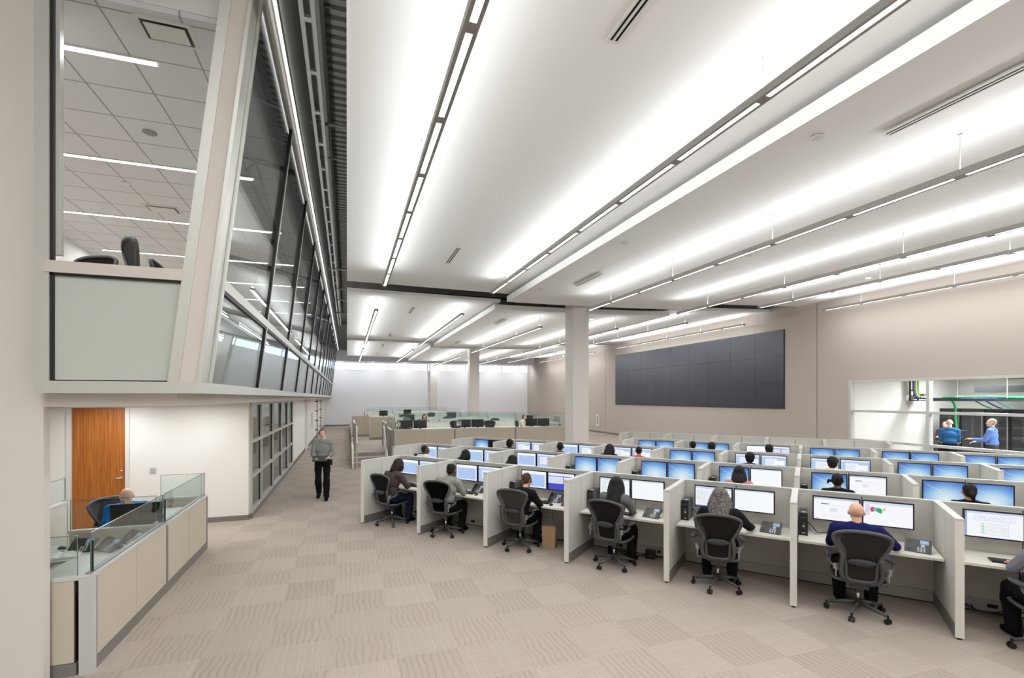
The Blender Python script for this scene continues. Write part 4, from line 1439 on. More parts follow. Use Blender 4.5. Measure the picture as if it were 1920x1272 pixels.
def chair_proto():
    """ergonomic mesh task chair, faces +y, origin on the floor under its column"""
    t = thing('task_chair', 'chair', 'chair')
    # base star with casters
    base_c = bmesh.new()
    for k in range(5):
        a = R(90 + 72 * k + 18)
        dx, dy = math.cos(a), math.sin(a)
        bm = bmesh.new()
        tube(bm, [(dx * 0.03, dy * 0.03, 0.135), (dx * 0.16, dy * 0.16, 0.118), (dx * 0.30, dy * 0.30, 0.088)], 0.02, 8, rr=[0.032, 0.024, 0.019], flat=0.8)
        lg = link('base_arm', bm, 'chair_frame', t, smooth=True)
        bm = bmesh.new()
        px, py = -dy, dx
        cx_, cy_ = dx * 0.315, dy * 0.315
        for s in (-1, 1):
            c0 = Vector((cx_ + px * 0.008 * s, cy_ + py * 0.008 * s, 0.030))
            c1 = Vector((cx_ + px * 0.028 * s, cy_ + py * 0.028 * s, 0.030))
            cyl(bm, c0, c1, 0.030, seg=14)
        cyl(bm, (cx_, cy_, 0.04), (cx_, cy_, 0.10), 0.011, seg=8)
        link('caster', bm, 'black', lg)
    base_c.free()
    bm = bmesh.new()
    cyl(bm, (0, 0, 0.09), (0, 0, 0.15), 0.042, 0.036, 16)
    link('hub', bm, 'chair_frame', t, smooth=True)
    bm = bmesh.new()
    cyl(bm, (0, 0, 0.15), (0, 0, 0.27), 0.016, seg=14)
    link('gas_lift', bm, 'chrome', t, smooth=True)
    bm = bmesh.new()
    cyl(bm, (0, 0, 0.26), (0, 0, 0.34), 0.028, seg=14)
    box(bm, -0.09, 0.09, -0.13, 0.11, 0.335, 0.395)
    link('tilt_mechanism', bm, 'charcoal', t, bevel=0.008)
    # seat: shallow mesh pan in a frame
    sp_ = smoothpath([(-0.235, -0.20, 0.445), (-0.25, 0.0, 0.435), (-0.24, 0.17, 0.445), (-0.17, 0.235, 0.435), (0, 0.25, 0.425), (0.17, 0.235, 0.435),
                      (0.24, 0.17, 0.445), (0.25, 0.0, 0.435), (0.235, -0.20, 0.445), (0.0, -0.215, 0.435)], 4, closed=True)
    bm = bmesh.new()
    tube(bm, sp_, 0.018, 8, closed=True)
    link('seat_frame', bm, 'chair_frame', t, smooth=True)
    bm = bmesh.new()
    c = [Vector((0, 0.0, 0.425))]
    ring0 = [bm.verts.new(p) for p in sp_]
    ring1 = [bm.verts.new((p[0] * 0.6, p[1] * 0.6, 0.428)) for p in sp_]
    m_ = len(sp_)
    for i in range(m_):
        bm.faces.new((ring0[i], ring0[(i + 1) % m_], ring1[(i + 1) % m_], ring1[i]))
    bm.faces.new(ring1)
    geo = bmesh.ops.solidify(bm, geom=bm.faces[:], thickness=0.008)
    link('seat', bm, 'chair_mesh', t, smooth=True)
    # back
    out = [(-0.140, 0.50), (-0.146, 0.60), (-0.152, 0.68), (-0.188, 0.76), (-0.242, 0.86), (-0.272, 0.94), (-0.262, 0.995), (-0.19, 1.03), (-0.09, 1.047), (0, 1.05)]

    def by(x, z):
        q = max(0.0, (z - 0.5) / 0.55)
        return -0.235 - 0.055 * math.sin(q * PI * 0.5) - 0.06 * q * q + 0.30 * x * x * (0.5 + q * 0.6)
    full = out + [(-x, z) for x, z in reversed(out[:-1])] + [(0.105, 0.462), (0, 0.455), (-0.105, 0.462)]
    loop = smoothpath([(x, by(x, z), z) for x, z in full], 4, closed=True)
    bm = bmesh.new()
    tube(bm, loop, 0.021, 8, closed=True)
    link('back_frame', bm, 'chair_frame', t, smooth=True)
    # broad shoulders of the frame
    inner = [(x * 0.80 - (0.0), z) for x, z in out]
    bm = bmesh.new()
    for s in (-1, 1):
        A = [Vector((s * abs(x), by(x, z), z)) for x, z in out[2:9]]
        ins = [0.010, 0.045, 0.075, 0.070, 0.055, 0.034, 0.014]
        B = []
        for k, (x, z) in enumerate(out[2:9]):
            xx = abs(x) - ins[k]
            zz = z - ins[k] * (0.0 if k < 3 else 0.55)
            B.append(Vector((s * xx, by(xx, zz) - 0.004, zz)))
        va = [bm.verts.new(p) for p in A]
        vb = [bm.verts.new(p) for p in B]
        for k in range(len(A) - 1):
            bm.faces.new((va[k], va[k + 1], vb[k + 1], vb[k]))
    bmesh.ops.solidify(bm, geom=bm.faces[:], thickness=0.014)
    link('shoulder_frame', bm, 'chair_frame', t, smooth=True)
    # mesh membrane as a grid clipped by the outline
    def halfw(z):
        pts = [(0.455, 0.105)] + [(zz, -xx) for xx, zz in out]
        pts = sorted(pts)
        for (z0, w0), (z1, w1) in zip(pts, pts[1:]):
            if z0 <= z <= z1:
                return w0 + (w1 - w0) * (z - z0) / max(1e-6, z1 - z0)
        return 0.05
    bm = bmesh.new()
    rows_ = []
    for j in range(15):
        z = 0.462 + j * (1.035 - 0.462) / 14
        hw = halfw(z)
        rows_.append([bm.verts.new((hw * (-1 + i / 4), by(hw * (-1 + i / 4), z), z)) for i in range(9)])
    for a, b in zip(rows_, rows_[1:]):
        for i in range(8):
            bm.faces.new((a[i], a[i + 1], b[i + 1], b[i]))
    bmesh.ops.solidify(bm, geom=bm.faces[:], thickness=0.006)
    link('backrest', bm, 'chair_mesh', t, smooth=True)
    # lumbar pad
    bm = bmesh.new()
    ellipsoid(bm, (0, by(0, 0.70) - 0.034, 0.69), (0.140, 0.020, 0.042), seg=20, rings=10)
    link('lumbar_pad', bm, 'armpad', t, smooth=True)
    # side uprights (yoke) and arms
    for s in (-1, 1):
        bm = bmesh.new()
        tube(bm, smoothpath([(s * 0.172, -0.290, 0.74), (s * 0.190, -0.280, 0.66), (s * 0.192, -0.262, 0.54), (s * 0.170, -0.240, 0.475), (s * 0.10, -0.19, 0.415), (s * 0.05, -0.09, 0.385)], 4), 0.022, 8, flat=1.0,
             rr=[0.018] + [0.024] * 12 + [0.020] * 8)
        link('upright', bm, 'chair_frame', t, smooth=True)
        bm = bmesh.new()
        tube(bm, smoothpath([(s * 0.20, -0.270, 0.60), (s * 0.265, -0.235, 0.605), (s * 0.305, -0.17, 0.63), (s * 0.305, -0.13, 0.672)], 4), 0.016, 8)
        box(bm, s * 0.24 - 0.022, s * 0.24 + 0.022, -0.285, -0.235, 0.565, 0.635)
        ar = link('arm', bm, 'chair_frame', t, smooth=False)
        bm = bmesh.new()
        mx = Matrix.Translation((s * 0.30, -0.04, 0.695)) @ Matrix.Rotation(s * R(6), 4, 'Z')
        ellipsoid(bm, (0, 0, 0), (0.047, 0.135, 0.022), seg=14, rings=8)
        for v in bm.verts:
            v.co.z = max(v.co.z, -0.012)
            v.co = mx @ v.co
        link('armrest', bm, 'armpad', ar, smooth=True)
        bm = bmesh.new()
        tube(bm, [(s * 0.24, -0.29, 0.60), (s * 0.25, -0.30, 0.54), (s * 0.245, -0.295, 0.50)], 0.008, 6)
        box(bm, s * 0.26 - 0.012, s * 0.26 + 0.012, -0.30, -0.27, 0.58, 0.64)
        link('arm_lever', bm, 'alu_dark', ar)
    return t


P_PC = Proto(pc_proto())
P_PHONE = Proto(phone_proto(False))
P_PHONEH = Proto(phone_proto(True))
P_KB = Proto(keyboard_proto())
P_MOUSE = Proto(mouse_proto())
P_CHAIR = Proto(chair_proto())

# ------------------------------------------------------------------ cubicle grid
AL = R(-50.2)
U = Vector((math.cos(AL), math.sin(AL), 0))
V = Vector((-U.y, U.x, 0))
O0 = Vector((0.289, 10.345, 0))
PITCH = 1.524
PH = 1.285
TP = 0.075


def W(u, v, z=0.0):
    p = O0 + U * u + V * v
    return (p.x, p.y, z)


def back_panel_proto():
    """spans local x 0..PITCH, its front face at y=0, thickness behind"""
    t = thing('back_partition', 'p', 'partition')
    a, b = 0.012, PITCH - 0.012
    mid = PITCH / 2
    link('fabric_tile', BX(a, mid - 0.006, 0.004, TP - 0.004, 0.155, PH - 0.028), 'fabric', t)
    link('fabric_tile', BX(mid + 0.006, b, 0.004, TP - 0.004, 0.155, PH - 0.028), 'fabric', t)
    link('seam_channel', BX((mid - 0.006, mid + 0.006, 0.012, TP - 0.012, 0.155, PH - 0.028), (0, 0.012, 0.012, TP - 0.012, 0.155, PH - 0.028), (b, PITCH, 0.012, TP - 0.012, 0.155, PH - 0.028)), 'gasket', t)
    link('top_cap', BX(0, PITCH, -0.002, TP + 0.002, PH - 0.028, PH), 'trim', t, bevel=0.003)
    link('raceway', BX(0, PITCH, 0.002, TP - 0.002, 0.015, 0.150), 'raceway_pale', t)
    link('floor_gap', BX(0.01, PITCH - 0.01, 0.012, TP - 0.012, 0.0, 0.015), 'gasket', t)
    link('power_port', BX(PITCH * 0.30, PITCH * 0.30 + 0.09, -0.006, 0.004, 0.065, 0.105), 'black', t)
    return t


def side_panel_proto(L=1.05):
    """spans local y 0..L (0 = open end), centred on x=0"""
    t = thing('side_partition', 'p', 'partition')
    h = TP / 2
    mid = 0.50
    for (y0, y1) in ((0.018, mid - 0.004), (mid + 0.004, L - 0.01)):
        link('fabric_tile', BX(-h + 0.004, h - 0.004, y0, y1, 0.155, PH - 0.028), 'fabric', t)
    link('seam_channel', BX(-h + 0.012, h - 0.012, mid - 0.004, mid + 0.004, 0.155, PH - 0.028), 'charcoal', t)
    link('top_cap', BX(-h, h, 0.0, L, PH - 0.028, PH), 'trim', t, bevel=0.003)
    link('end_trim', BX(-h, h, 0.0, 0.018, 0.02, PH - 0.028), 'trim_white', t, bevel=0.002)
    link('raceway', BX(-h + 0.001, h - 0.001, 0.018, L, 0.015, 0.150), 'base_grey', t)
    link('glide', BX(-h + 0.02, h - 0.02, 0.005, L - 0.01, 0.0, 0.02), 'gasket', t)
    return t


def desk_proto():
    t = thing('cubicle_desk', 'd', 'desk')
    a, b = TP / 2 + 0.006, PITCH - TP / 2 - 0.006
    link('worktop', BX(a, b, -0.615, -0.006, 0.695, 0.724), 'laminate', t, bevel=0.004)
    for s, x in ((1, a + 0.002), (-1, b - 0.018)):
        bm = bmesh.new()
        prism(bm, [(-0.60, 0.694), (-0.10, 0.694), (-0.10, 0.56), (-0.14, 0.56), (-0.57, 0.665)], 'x', x, x + 0.016)
        link('bracket', bm, 'alu_dark', t)
    link('cable_trough', BX(a + 0.3, b - 0.3, -0.12, -0.02, 0.62, 0.692), 'gasket', t)
    return t


P_BACK = Proto(back_panel_proto())
P_SIDE = Proto(side_panel_proto())
P_DESK = Proto(desk_proto())
ORD = ['first', 'second', 'third', 'fourth', 'fifth', 'sixth', 'seventh', 'eighth', 'ninth', 'tenth', 'eleventh']
ROWS = [  # name, v of the back panel face, first station index, count
    ('front row', 1.05, 0, 8),
    ('second row', 3.45, -1, 10),
    ('third row', 5.92, -1, 11),
    ('fourth row', 8.33, 2, 8),
    ('back row', 11.0, 1.35, 5),
]
MONU = (0.44, 1.00)
# per row: {station: (left screen, right screen)}
SCR = [
    {0: ('split', 'app'), 1: ('split', 'app'), 2: ('split', 'indigo'), 3: ('list', 'plain'), 4: ('list', 'plain'), 5: ('form', 'map'), 6: ('doc', 'doc'), 7: ('doc', 'plain')},
    {-1: ('split', 'app'), 0: ('split', 'app'), 1: ('split', 'app'), 2: ('desktop', 'desktop'), 3: ('desktop', 'desktop'), 4: ('desktop', 'plain'), 5: ('desktop', 'form'), 6: ('icon', 'desktop'), 7: ('desktop', 'desktop'), 8: ('desktop', 'desktop')},
    {-1: ('desktop', 'off'), 0: ('app', 'app'), 1: ('split', 'app'), 2: ('app', 'app'), 3: ('desktop', 'desktop'), 4: ('app', 'app'), 5: ('app', 'app'), 6: ('desktop', 'desktop'), 7: ('desktop', 'desktop'), 8: ('desktop', 'desktop'), 9: ('desktop', 'desktop')},
    {2: ('desktop', 'desktop'), 3: ('desktop', 'desktop'), 4: ('plain', 'indigo'), 5: ('desktop', 'desktop'), 6: ('desktop', 'desktop'), 7: ('desktop', 'desktop'), 8: ('desktop', 'desktop'), 9: ('desktop', 'desktop')},
    {},
]
SCRW = {'desktop': 'blue desktop screen', 'icon': 'blue desktop screen with a small centre icon', 'off': 'dark screen', 'plain': 'blank white page', 'app': 'pale blue screen with white windows', 'split': 'pale blue screen with a white header',
        'list': 'white screen with green list marks', 'indigo': 'indigo and white screen', 'form': 'white form screen', 'map': 'white screen with a coloured map', 'doc': 'white document screen'}
for ri, (rn, vb, k0, n) in enumerate(ROWS):
    for j in range(n):
        k = k0 + j
        u0 = k * PITCH if ri < 4 else 2.05 + j * 1.54
        o = P_BACK.place(W(u0, vb), AL, f'grey fabric back partition of the {ORD[j]} bay from the aisle, {rn}', 'cubicle back partitions')
        if ri < 4:
            P_DESK.place(W(u0, vb), AL, f'white cubicle desk of the {ORD[j]} bay from the aisle, {rn}', 'cubicle desks')
            for q, s in enumerate(SCR[ri].get(k, ())):
                monitor('scr_' + s, W(u0 + 0.47 + q * 0.545, vb - 0.17, 0.724), AL, f'{SCRW[s]}, {"far" if q else "aisle"}-side monitor, {ORD[j]} bay, {rn}', 'cubicle monitors')
    for j in range(n + 1):
        k = k0 + j
        u0 = k * PITCH if ri < 4 else 2.05 + j * 1.54
        nm = 'aisle end partition' if j == 0 else ('far end partition' if j == n else f'divider after the {ORD[j - 1]} bay')
        P_SIDE.place(W(u0, vb - 1.05), AL, f'grey fabric {nm}, {rn}', 'cubicle side partitions')

# computer towers, phones, keyboards, mice
for ri, k in ((0, 2), (0, 3), (0, 4), (0, 5), (1, 4), (1, 5), (1, 2), (1, 3), (1, -1), (1, 0), (1, 1), (2, 4), (2, 5), (0, 0)):
    rn, vb, k0, n = ROWS[ri]
    P_PC.place(W(k * PITCH + 0.055, vb - 0.33, 0.724), AL, f'upright black computer tower on the desk of the {ORD[k - k0]} bay, {rn}', 'computer towers')
for k, u_, v_, a_ in ((3, 5.72, 0.66, -8), (4, 7.34, 0.66, -10), (5, 8.90, 0.66, -10), (2, 4.30, 0.70, 8)):
    P_PHONE.place(W(u_, v_, 0.724), AL + R(a_), f'black desk phone without handset on the {ORD[k]} desk of the front row', 'front row phones')
for k, u_, v_ in ((0, 0.75, 0.70), (1, 2.1, 0.70), (2, 3.72, 0.70), (3, 5.2, 0.62), (4, 6.75, 0.62), (5, 8.2, 0.62), (6, 9.75, 0.66)):
    P_KB.place(W(u_, v_, 0.724), AL, f'black keyboard on the {ORD[k]} desk of the front row', 'front row keyboards')
for k, u_, v_ in ((0, 1.12, 0.66), (1, 2.42, 0.62), (2, 4.02, 0.58), (4, 7.10, 0.78), (5, 8.56, 0.80), (6, 10.1, 0.6)):
    P_MOUSE.place(W(u_, v_, 0.724), AL, f'black mouse on the {ORD[k]} desk of the front row', 'front row mice')
P_PHONEH.place(W(3.95, 0.88, 0.724), AL, 'small black phone behind the keyboard on the third desk of the front row', 'phones with handsets')
copy_tree(P_PHONEH.root, W(2.28, 0.88, 0.724), AL, 'small black phone behind the keyboard on the second desk of the front row', 'phones with handsets')
copy_tree(P_PHONEH.root, W(1.12, 0.86, 0.724), AL, 'small black phone behind the keyboard on the first desk of the front row', 'phones with handsets')


def loc_cable(label, pts, r=0.006, m='black', grp='loose cables'):
    return cable('cable', label, [W(*p) for p in pts], r, m, grp, n=6, seg=6)


for i, (u_, lb) in enumerate(((4.72, 'fourth'), (6.24, 'fifth'), (7.76, 'sixth'))):
    loc_cable(f'black cable loop behind the computer tower on the {lb} desk', [(u_, 1.0, 0.86), (u_ + 0.06, 1.0, 0.80), (u_ + 0.12, 0.94, 0.735), (u_ + 0.2, 0.98, 0.732), (u_ + 0.28, 1.02, 0.75)])
    loc_cable(f'pale cable lying behind the computer tower on the {lb} desk', [(u_ + 0.03, 1.0, 0.82), (u_ + 0.10, 0.9, 0.735), (u_ + 0.22, 0.92, 0.732), (u_ + 0.30, 0.98, 0.732)], 0.007, 'trim')
for i, (u_, k) in enumerate(((9.85, 6), (9.90, 6), (9.95, 6), (9.80, 6))):
    loc_cable(['leftmost black cable hanging under the seventh desk', 'second black cable hanging under the seventh desk', 'third black cable hanging under the seventh desk', 'rightmost black cable hanging under the seventh desk'][i],
              [(u_, 0.96, 0.69), (u_ + 0.02 * i, 0.95, 0.5), (u_ - 0.04 + 0.03 * i, 0.94, 0.25), (u_ - 0.15, 0.92, 0.06), (u_ - 0.35 - 0.05 * i, 0.96, 0.04), (u_ - 0.5, 1.02, 0.08)], 0.007)
for i, (u_, lb) in enumerate(((4.1, 'third'), (2.55, 'second'), (4.2, 'third'))):
    loc_cable(f'black cable hanging in a loop under the {lb} desk' + (' beside another' if i == 2 else ''), [(u_, 0.9, 0.69), (u_ + 0.03, 0.88, 0.45), (u_ + 0.06 + i * 0.02, 0.86, 0.2), (u_ - 0.03, 0.9, 0.06), (u_ - 0.2, 0.96, 0.03)], 0.006)
for i in range(3):
    loc_cable(['black floor cable under the fourth desk', 'teal floor cable under the fourth desk', 'second black floor cable under the fourth desk'][i],
              [(5.05 + 0.05 * i, 0.85, 0.10), (5.25, 0.80 + 0.05 * i, 0.03), (5.45, 0.9, 0.02), (5.62 + 0.03 * i, 0.86, 0.05), (5.85, 0.97, 0.03)], 0.009, ['black', 'green_cable', 'black'][i])
pb = thing('power_box', 'black power box on the floor under the fourth desk', 'power box', W(5.62, 0.92), AL)
link('case', BX(-0.07, 0.07, -0.05, 0.05, 0.0, 0.13), 'black', pb, bevel=0.006)
link('socket', BX(0.09, 0.13, 0.10, 0.115, 0.075, 0.11), 'black', pb)

# ------------------------------------------------------------------ people
HAIRTEX = bpy.data.textures.new('hair_waves', 'CLOUDS')
HAIRTEX.noise_scale = 0.035
CLOTHTEX = bpy.data.textures.new('cloth_folds', 'CLOUDS')
CLOTHTEX.noise_scale = 0.11
CURLTEX = bpy.data.textures.new('hair_curls', 'CLOUDS')
CURLTEX.noise_scale = 0.022


def skin_mat(name, c):
    m = mat(name, c, 0.55, grain=0.05, gscale=40)
    p = m.node_tree.nodes['Principled BSDF']
    p.inputs['Subsurface Weight'].default_value = 0.08
    p.inputs['Subsurface Radius'].default_value = (0.02, 0.008, 0.004)
    return m


def hair_mat(name, c, c2):
    m = mat(name, c, 0.62, spec=0.3)
    nt = NT(m)
    p = nt.n['Principled BSDF']
    tc = nt.new('ShaderNodeTexCoord')
    mp = nt.new('ShaderNodeMapping')
    mp.inputs['Scale'].default_value = (85, 85, 9)
    nt.t.links.new(tc.outputs['Object'], mp.inputs[0])
    n1 = nt.new('ShaderNodeTexNoise')
    n1.inputs['Scale'].default_value = 1.0
    nt.t.links.new(mp.outputs[0], n1.inputs['Vector'])
    f = nt.m('MULTIPLY', nt.m('SUBTRACT', n1.outputs['Fac'], 0.38), 3.2, clamp=True)
    nt.t.links.new(nt.mix(f, c, c2), p.inputs['Base Color'])
    b = nt.new('ShaderNodeBump')
    b.inputs['Strength'].default_value = 0.7
    b.inputs['Distance'].default_value = 0.01
    nt.t.links.new(n1.outputs['Fac'], b.inputs['Height'])
    nt.t.links.new(b.outputs[0], p.inputs['Normal'])
    return m


M['skin_light'] = skin_mat('skin_light', srgb(222, 172, 146))
M['skin_pale'] = skin_mat('skin_pale', srgb(226, 186, 164))
M['skin_tan'] = skin_mat('skin_tan', srgb(176, 124, 94))
M['skin_dark'] = skin_mat('skin_dark', srgb(98, 62, 44))
M['hair_black'] = hair_mat('hair_black', srgb(9, 7, 7), srgb(26, 21, 20))
M['hair_burgundy'] = hair_mat('hair_dark_burgundy', srgb(22, 12, 14), srgb(58, 34, 36))
M['hair_brown'] = hair_mat('hair_brown', srgb(44, 28, 22), srgb(96, 66, 48))
M['hair_grey'] = hair_mat('hair_grey', srgb(70, 66, 64), srgb(142, 135, 130))
M['hair_silver'] = hair_mat('hair_silver', srgb(160, 146, 134), srgb(196, 182, 170))
M['hair_auburn'] = hair_mat('hair_auburn', srgb(70, 34, 20), srgb(122, 70, 44))
M['eye'] = mat('eye_white', srgb(225, 222, 218), 0.25)
M['iris'] = mat('iris', srgb(38, 28, 24), 0.25)
for nm, c in dict(brown_shirt=(78, 66, 66), sage_shirt=(142, 146, 136), black_top=(22, 21, 24), grey_sweater=(108, 110, 114), charcoal_top=(30, 30, 36), navy_sweater=(26, 30, 84), ribbed_grey=(126, 124, 132),
                  white_shirt=(226, 226, 226), blue_shirt=(28, 104, 172), grey_pullover=(132, 134, 130), denim=(44, 98, 146), light_blue=(110, 142, 214), cream_shirt=(226, 214, 190), red_shirt=(206, 70, 72),
                  black_trousers=(20, 20, 24), dark_jeans=(26, 32, 52), khaki=(74, 66, 54), plum=(92, 62, 70), shoe=(18, 17, 18), dusty_pink=(190, 140, 136), violet=(44, 40, 110)).items():
    M[nm] = mat(nm, srgb(*c), 0.88, grain=0.10, gscale=55, bump=0.25, spec=0.15)


def solid(name, shapes, voxel, m, parent, inflate=0.0, smooth=6, tex=None, amp=0.0, factor=0.6):
    bm = bmesh.new()
    for s in shapes:
        if s[0] == 'c':
            p0, p1, r0, r1 = Vector(s[1]), Vector(s[2]), s[3] + inflate, s[4] + inflate
            ellipsoid(bm, p0, (r0, r0, r0), seg=10, rings=7)
            ellipsoid(bm, p1, (r1, r1, r1), seg=10, rings=7)
            if (p1 - p0).length > 1e-4:
                tube(bm, [p0, p1], r0, 10, rr=[r0, r1])
        elif s[0] == 'e':
            c, r, mx = s[1], s[2], (s[3] if len(s) > 3 else None)
            ellipsoid(bm, c, [q + inflate for q in r], mx=mx, seg=18, rings=12)
        elif s[0] == 'b':
            box(bm, *s[1])
    me = bpy.data.meshes.new(name)
    bm.to_mesh(me)
    bm.free()
    me.materials.append(M[m])
    o = bpy.data.objects.new(name, me)
    COL.objects.link(o)
    o.parent = parent
    r = o.modifiers.new('skin', 'REMESH')
    r.mode = 'VOXEL'
    r.voxel_size = voxel
    r.use_smooth_shade = True
    s_ = o.modifiers.new('smooth', 'SMOOTH')
    s_.iterations = smooth
    s_.factor = factor
    if tex is not None:
        d = o.modifiers.new('folds', 'DISPLACE')
        d.texture = tex
        d.texture_coords = 'LOCAL'
        d.strength = amp
        d.mid_level = 0.5
    return o


def ik(S, T, a, b, hint):
    S, T = Vector(S), Vector(T)
    d = T - S
    L = min(d.length, (a + b) * 0.995)
    d.normalize()
    T = S + d * L
    x = (a * a - b * b + L * L) / (2 * L)
    h = math.sqrt(max(0, a * a - x * x))
    hn = Vector(hint) - d * Vector(hint).dot(d)
    hn.normalize()
    return S + d * x + hn * h, T


def hand_shapes(w, d, n, side, scale=1.0, curl=1.0):
    """w wrist, d pointing direction, n palm direction; side +1 right / -1 left (thumb goes to -side*b)"""
    d = Vector(d).normalized()
    n = Vector(n)
    n = (n - d * n.dot(d)).normalized()
    b = d.cross(n) * side
    k = scale
    out = [('c', w, w + d * 0.03 * k, 0.024 * k, 0.026 * k)]
    for o_ in (-0.026, -0.009, 0.009, 0.026):
        out.append(('c', w + d * 0.028 * k + b * o_ * 0.8 * k, w + d * 0.085 * k + b * o_ * k, 0.015 * k, 0.0125 * k))
    for o_, L in zip((-0.028, -0.010, 0.009, 0.027), (0.068, 0.078, 0.072, 0.056)):
        p = w + d * 0.088 * k + b * o_ * k
        d1 = (d * math.cos(0.35 * curl) + n * math.sin(0.35 * curl))
        d2 = (d * math.cos(0.95 * curl) + n * math.sin(0.95 * curl))
        q = p + d1 * L * 0.5 * k
        out.append(('c', p, q, 0.0095 * k, 0.0085 * k))
        out.append(('c', q, q + d2 * L * 0.5 * k, 0.0085 * k, 0.0068 * k))
    t0 = w + d * 0.025 * k - b * 0.026 * k
    t1 = t0 + (d * 0.6 - b * 0.75 + n * 0.25).normalized() * 0.034 * k
    out += [('c', t0, t1, 0.0125 * k, 0.0105 * k), ('c', t1, t1 + (d * 0.95 - b * 0.15 + n * 0.3).normalized() * 0.030 * k, 0.010 * k, 0.008 * k)]
    return out


def head_shapes(A):
    def P(x, y, z):
        return A @ Vector((x, y, z))
    R3 = A.to_3x3().to_4x4()
    e = lambda c, r: ('e', P(*c), r, R3)
    return [e((0, -0.014, 0.022), (0.075, 0.094, 0.090)), e((0, 0.022, -0.028), (0.063, 0.070, 0.085)), e((0, 0.045, -0.080), (0.040, 0.042, 0.032)),
            ('c', P(0, 0.084, 0.004), P(0, 0.104, -0.030), 0.008, 0.013), ('c', P(-0.014, 0.092, -0.034), P(0.014, 0.092, -0.034), 0.008, 0.008),
            ('c', P(-0.036, 0.074, 0.024), P(0.036, 0.074, 0.024), 0.012, 0.012), ('c', P(-0.020, 0.086, -0.060), P(0.020, 0.086, -0.060), 0.008, 0.008),
            ('c', P(-0.017, 0.084, -0.069), P(0.017, 0.084, -0.069), 0.008, 0.008), ('c', P(0, 0.080, -0.094), P(0, 0.074, -0.098), 0.016, 0.014),
            e((-0.079, -0.008, -0.010), (0.011, 0.019, 0.031)), e((0.079, -0.008, -0.010), (0.011, 0.019, 0.031)),
            ('c', P(-0.045, 0.050, -0.022), P(-0.045, 0.046, -0.026), 0.026, 0.024), ('c', P(0.045, 0.050, -0.022), P(0.045, 0.046, -0.026), 0.026, 0.024)]


def hair_shapes(style, A, rnd):
    def P(x, y, z):
        return A @ Vector((x, y, z))
    R3 = A.to_3x3().to_4x4()
    e = lambda c, r: ('e', P(*c), r, R3)
    cap = [e((0, -0.026, 0.030), (0.083, 0.094, 0.092)), e((0, -0.052, -0.020), (0.072, 0.060, 0.070))]
    if style == 'fringe':
        return [e((0, -0.060, -0.028), (0.074, 0.050, 0.045)), e((-0.068, -0.03, -0.02), (0.013, 0.045, 0.035)), e((0.068, -0.03, -0.02), (0.013, 0.045, 0.035))]
    if style == 'short':
        return cap + [e((-0.066, 0.012, 0.012), (0.016, 0.028, 0.036)), e((0.066, 0.012, 0.012), (0.016, 0.028, 0.036))]
    if style == 'cropped':
        return [e((0, -0.022, 0.030), (0.079, 0.093, 0.088)), e((0, -0.048, -0.014), (0.070, 0.060, 0.062))]
    if style == 'round':
        return [e((0, -0.022, 0.030), (0.102, 0.108, 0.104)), e((0, -0.05, -0.03), (0.09, 0.075, 0.08))]
    if style == 'bun':
        return cap + [e((0, -0.085, 0.070), (0.045, 0.036, 0.036)), ('c', P(-0.03, -0.09, 0.08), P(0.05, -0.10, 0.115), 0.012, 0.006), ('c', P(0.0, -0.09, 0.09), P(-0.045, -0.08, 0.125), 0.010, 0.005)]
    if style == 'lowtail':
        return cap + [e((0, -0.105, -0.045), (0.030, 0.028, 0.028)), ('c', P(0, -0.11, -0.055), P(-0.015, -0.125, -0.13), 0.032, 0.026), ('c', P(-0.015, -0.125, -0.13), P(-0.03, -0.12, -0.165), 0.024, 0.010)]
    if style == 'ponytail':
        return cap + [('c', P(0, -0.10, 0.01), P(0, -0.14, -0.02), 0.022, 0.030), ('c', P(0, -0.14, -0.02), P(0.005, -0.14, -0.13), 0.032, 0.022), ('c', P(0.005, -0.14, -0.13), P(0, -0.12, -0.20), 0.022, 0.010)]
    if style == 'sidetail':
        return cap + [('c', P(-0.07, -0.05, -0.02), P(-0.115, -0.05, -0.01), 0.018, 0.028), ('c', P(-0.115, -0.05, -0.01), P(-0.135, -0.055, -0.06), 0.028, 0.012)]
    vol = {'bob': 0.006, 'long': 0.006, 'curly': 0.018, 'braids': 0.008}[style]
    out = [e((0, -0.024, 0.030), (0.086 + vol, 0.098 + vol, 0.092 + vol * 0.8)), e((0, -0.06, -0.05), (0.075, 0.055, 0.07))]
    L = {'bob': 0.16, 'long': 0.34, 'curly': 0.36, 'braids': 0.20}[style]
    n = {'bob': 17, 'long': 19, 'curly': 21, 'braids': 19}[style]
    for k in range(n):
        a = R(-122 + 244 * k / (n - 1))
        sx, sy = math.sin(a), -math.cos(a)
        l = L * (1 - 0.30 * abs(sx)) * rnd.uniform(0.92, 1.06)
        r0 = 0.034 if style != 'braids' else 0.021
        pts = [P(sx * 0.066, sy * 0.074 - 0.02, 0.05), P(sx * (0.086 + vol), sy * 0.092 - 0.018, -0.02)]
        m = 6
        out_y = {'bob': 0.05, 'long': 0.13, 'curly': 0.14, 'braids': 0.08}[style]
        out_x = {'bob': 0.0, 'long': 0.015, 'curly': 0.045, 'braids': 0.03}[style]
        for q in range(1, m + 1):
            t = q / m
            wv = (0.012 if style == 'curly' else 0.004) * math.sin(q * 2.1 + k * 1.7)
            pts.append(P(sx * (0.090 + vol + out_x * t) + wv, sy * 0.098 - 0.016 + wv - out_y * min(1.0, t * 1.3) * max(0.0, -sy), -0.02 - l * t))
        for q in range(len(pts) - 1):
            out.append(('c', pts[q], pts[q + 1], r0 * (1 - 0.07 * q), r0 * (1 - 0.07 * (q + 1)) * (0.6 if q == len(pts) - 2 else 1)))
    return out


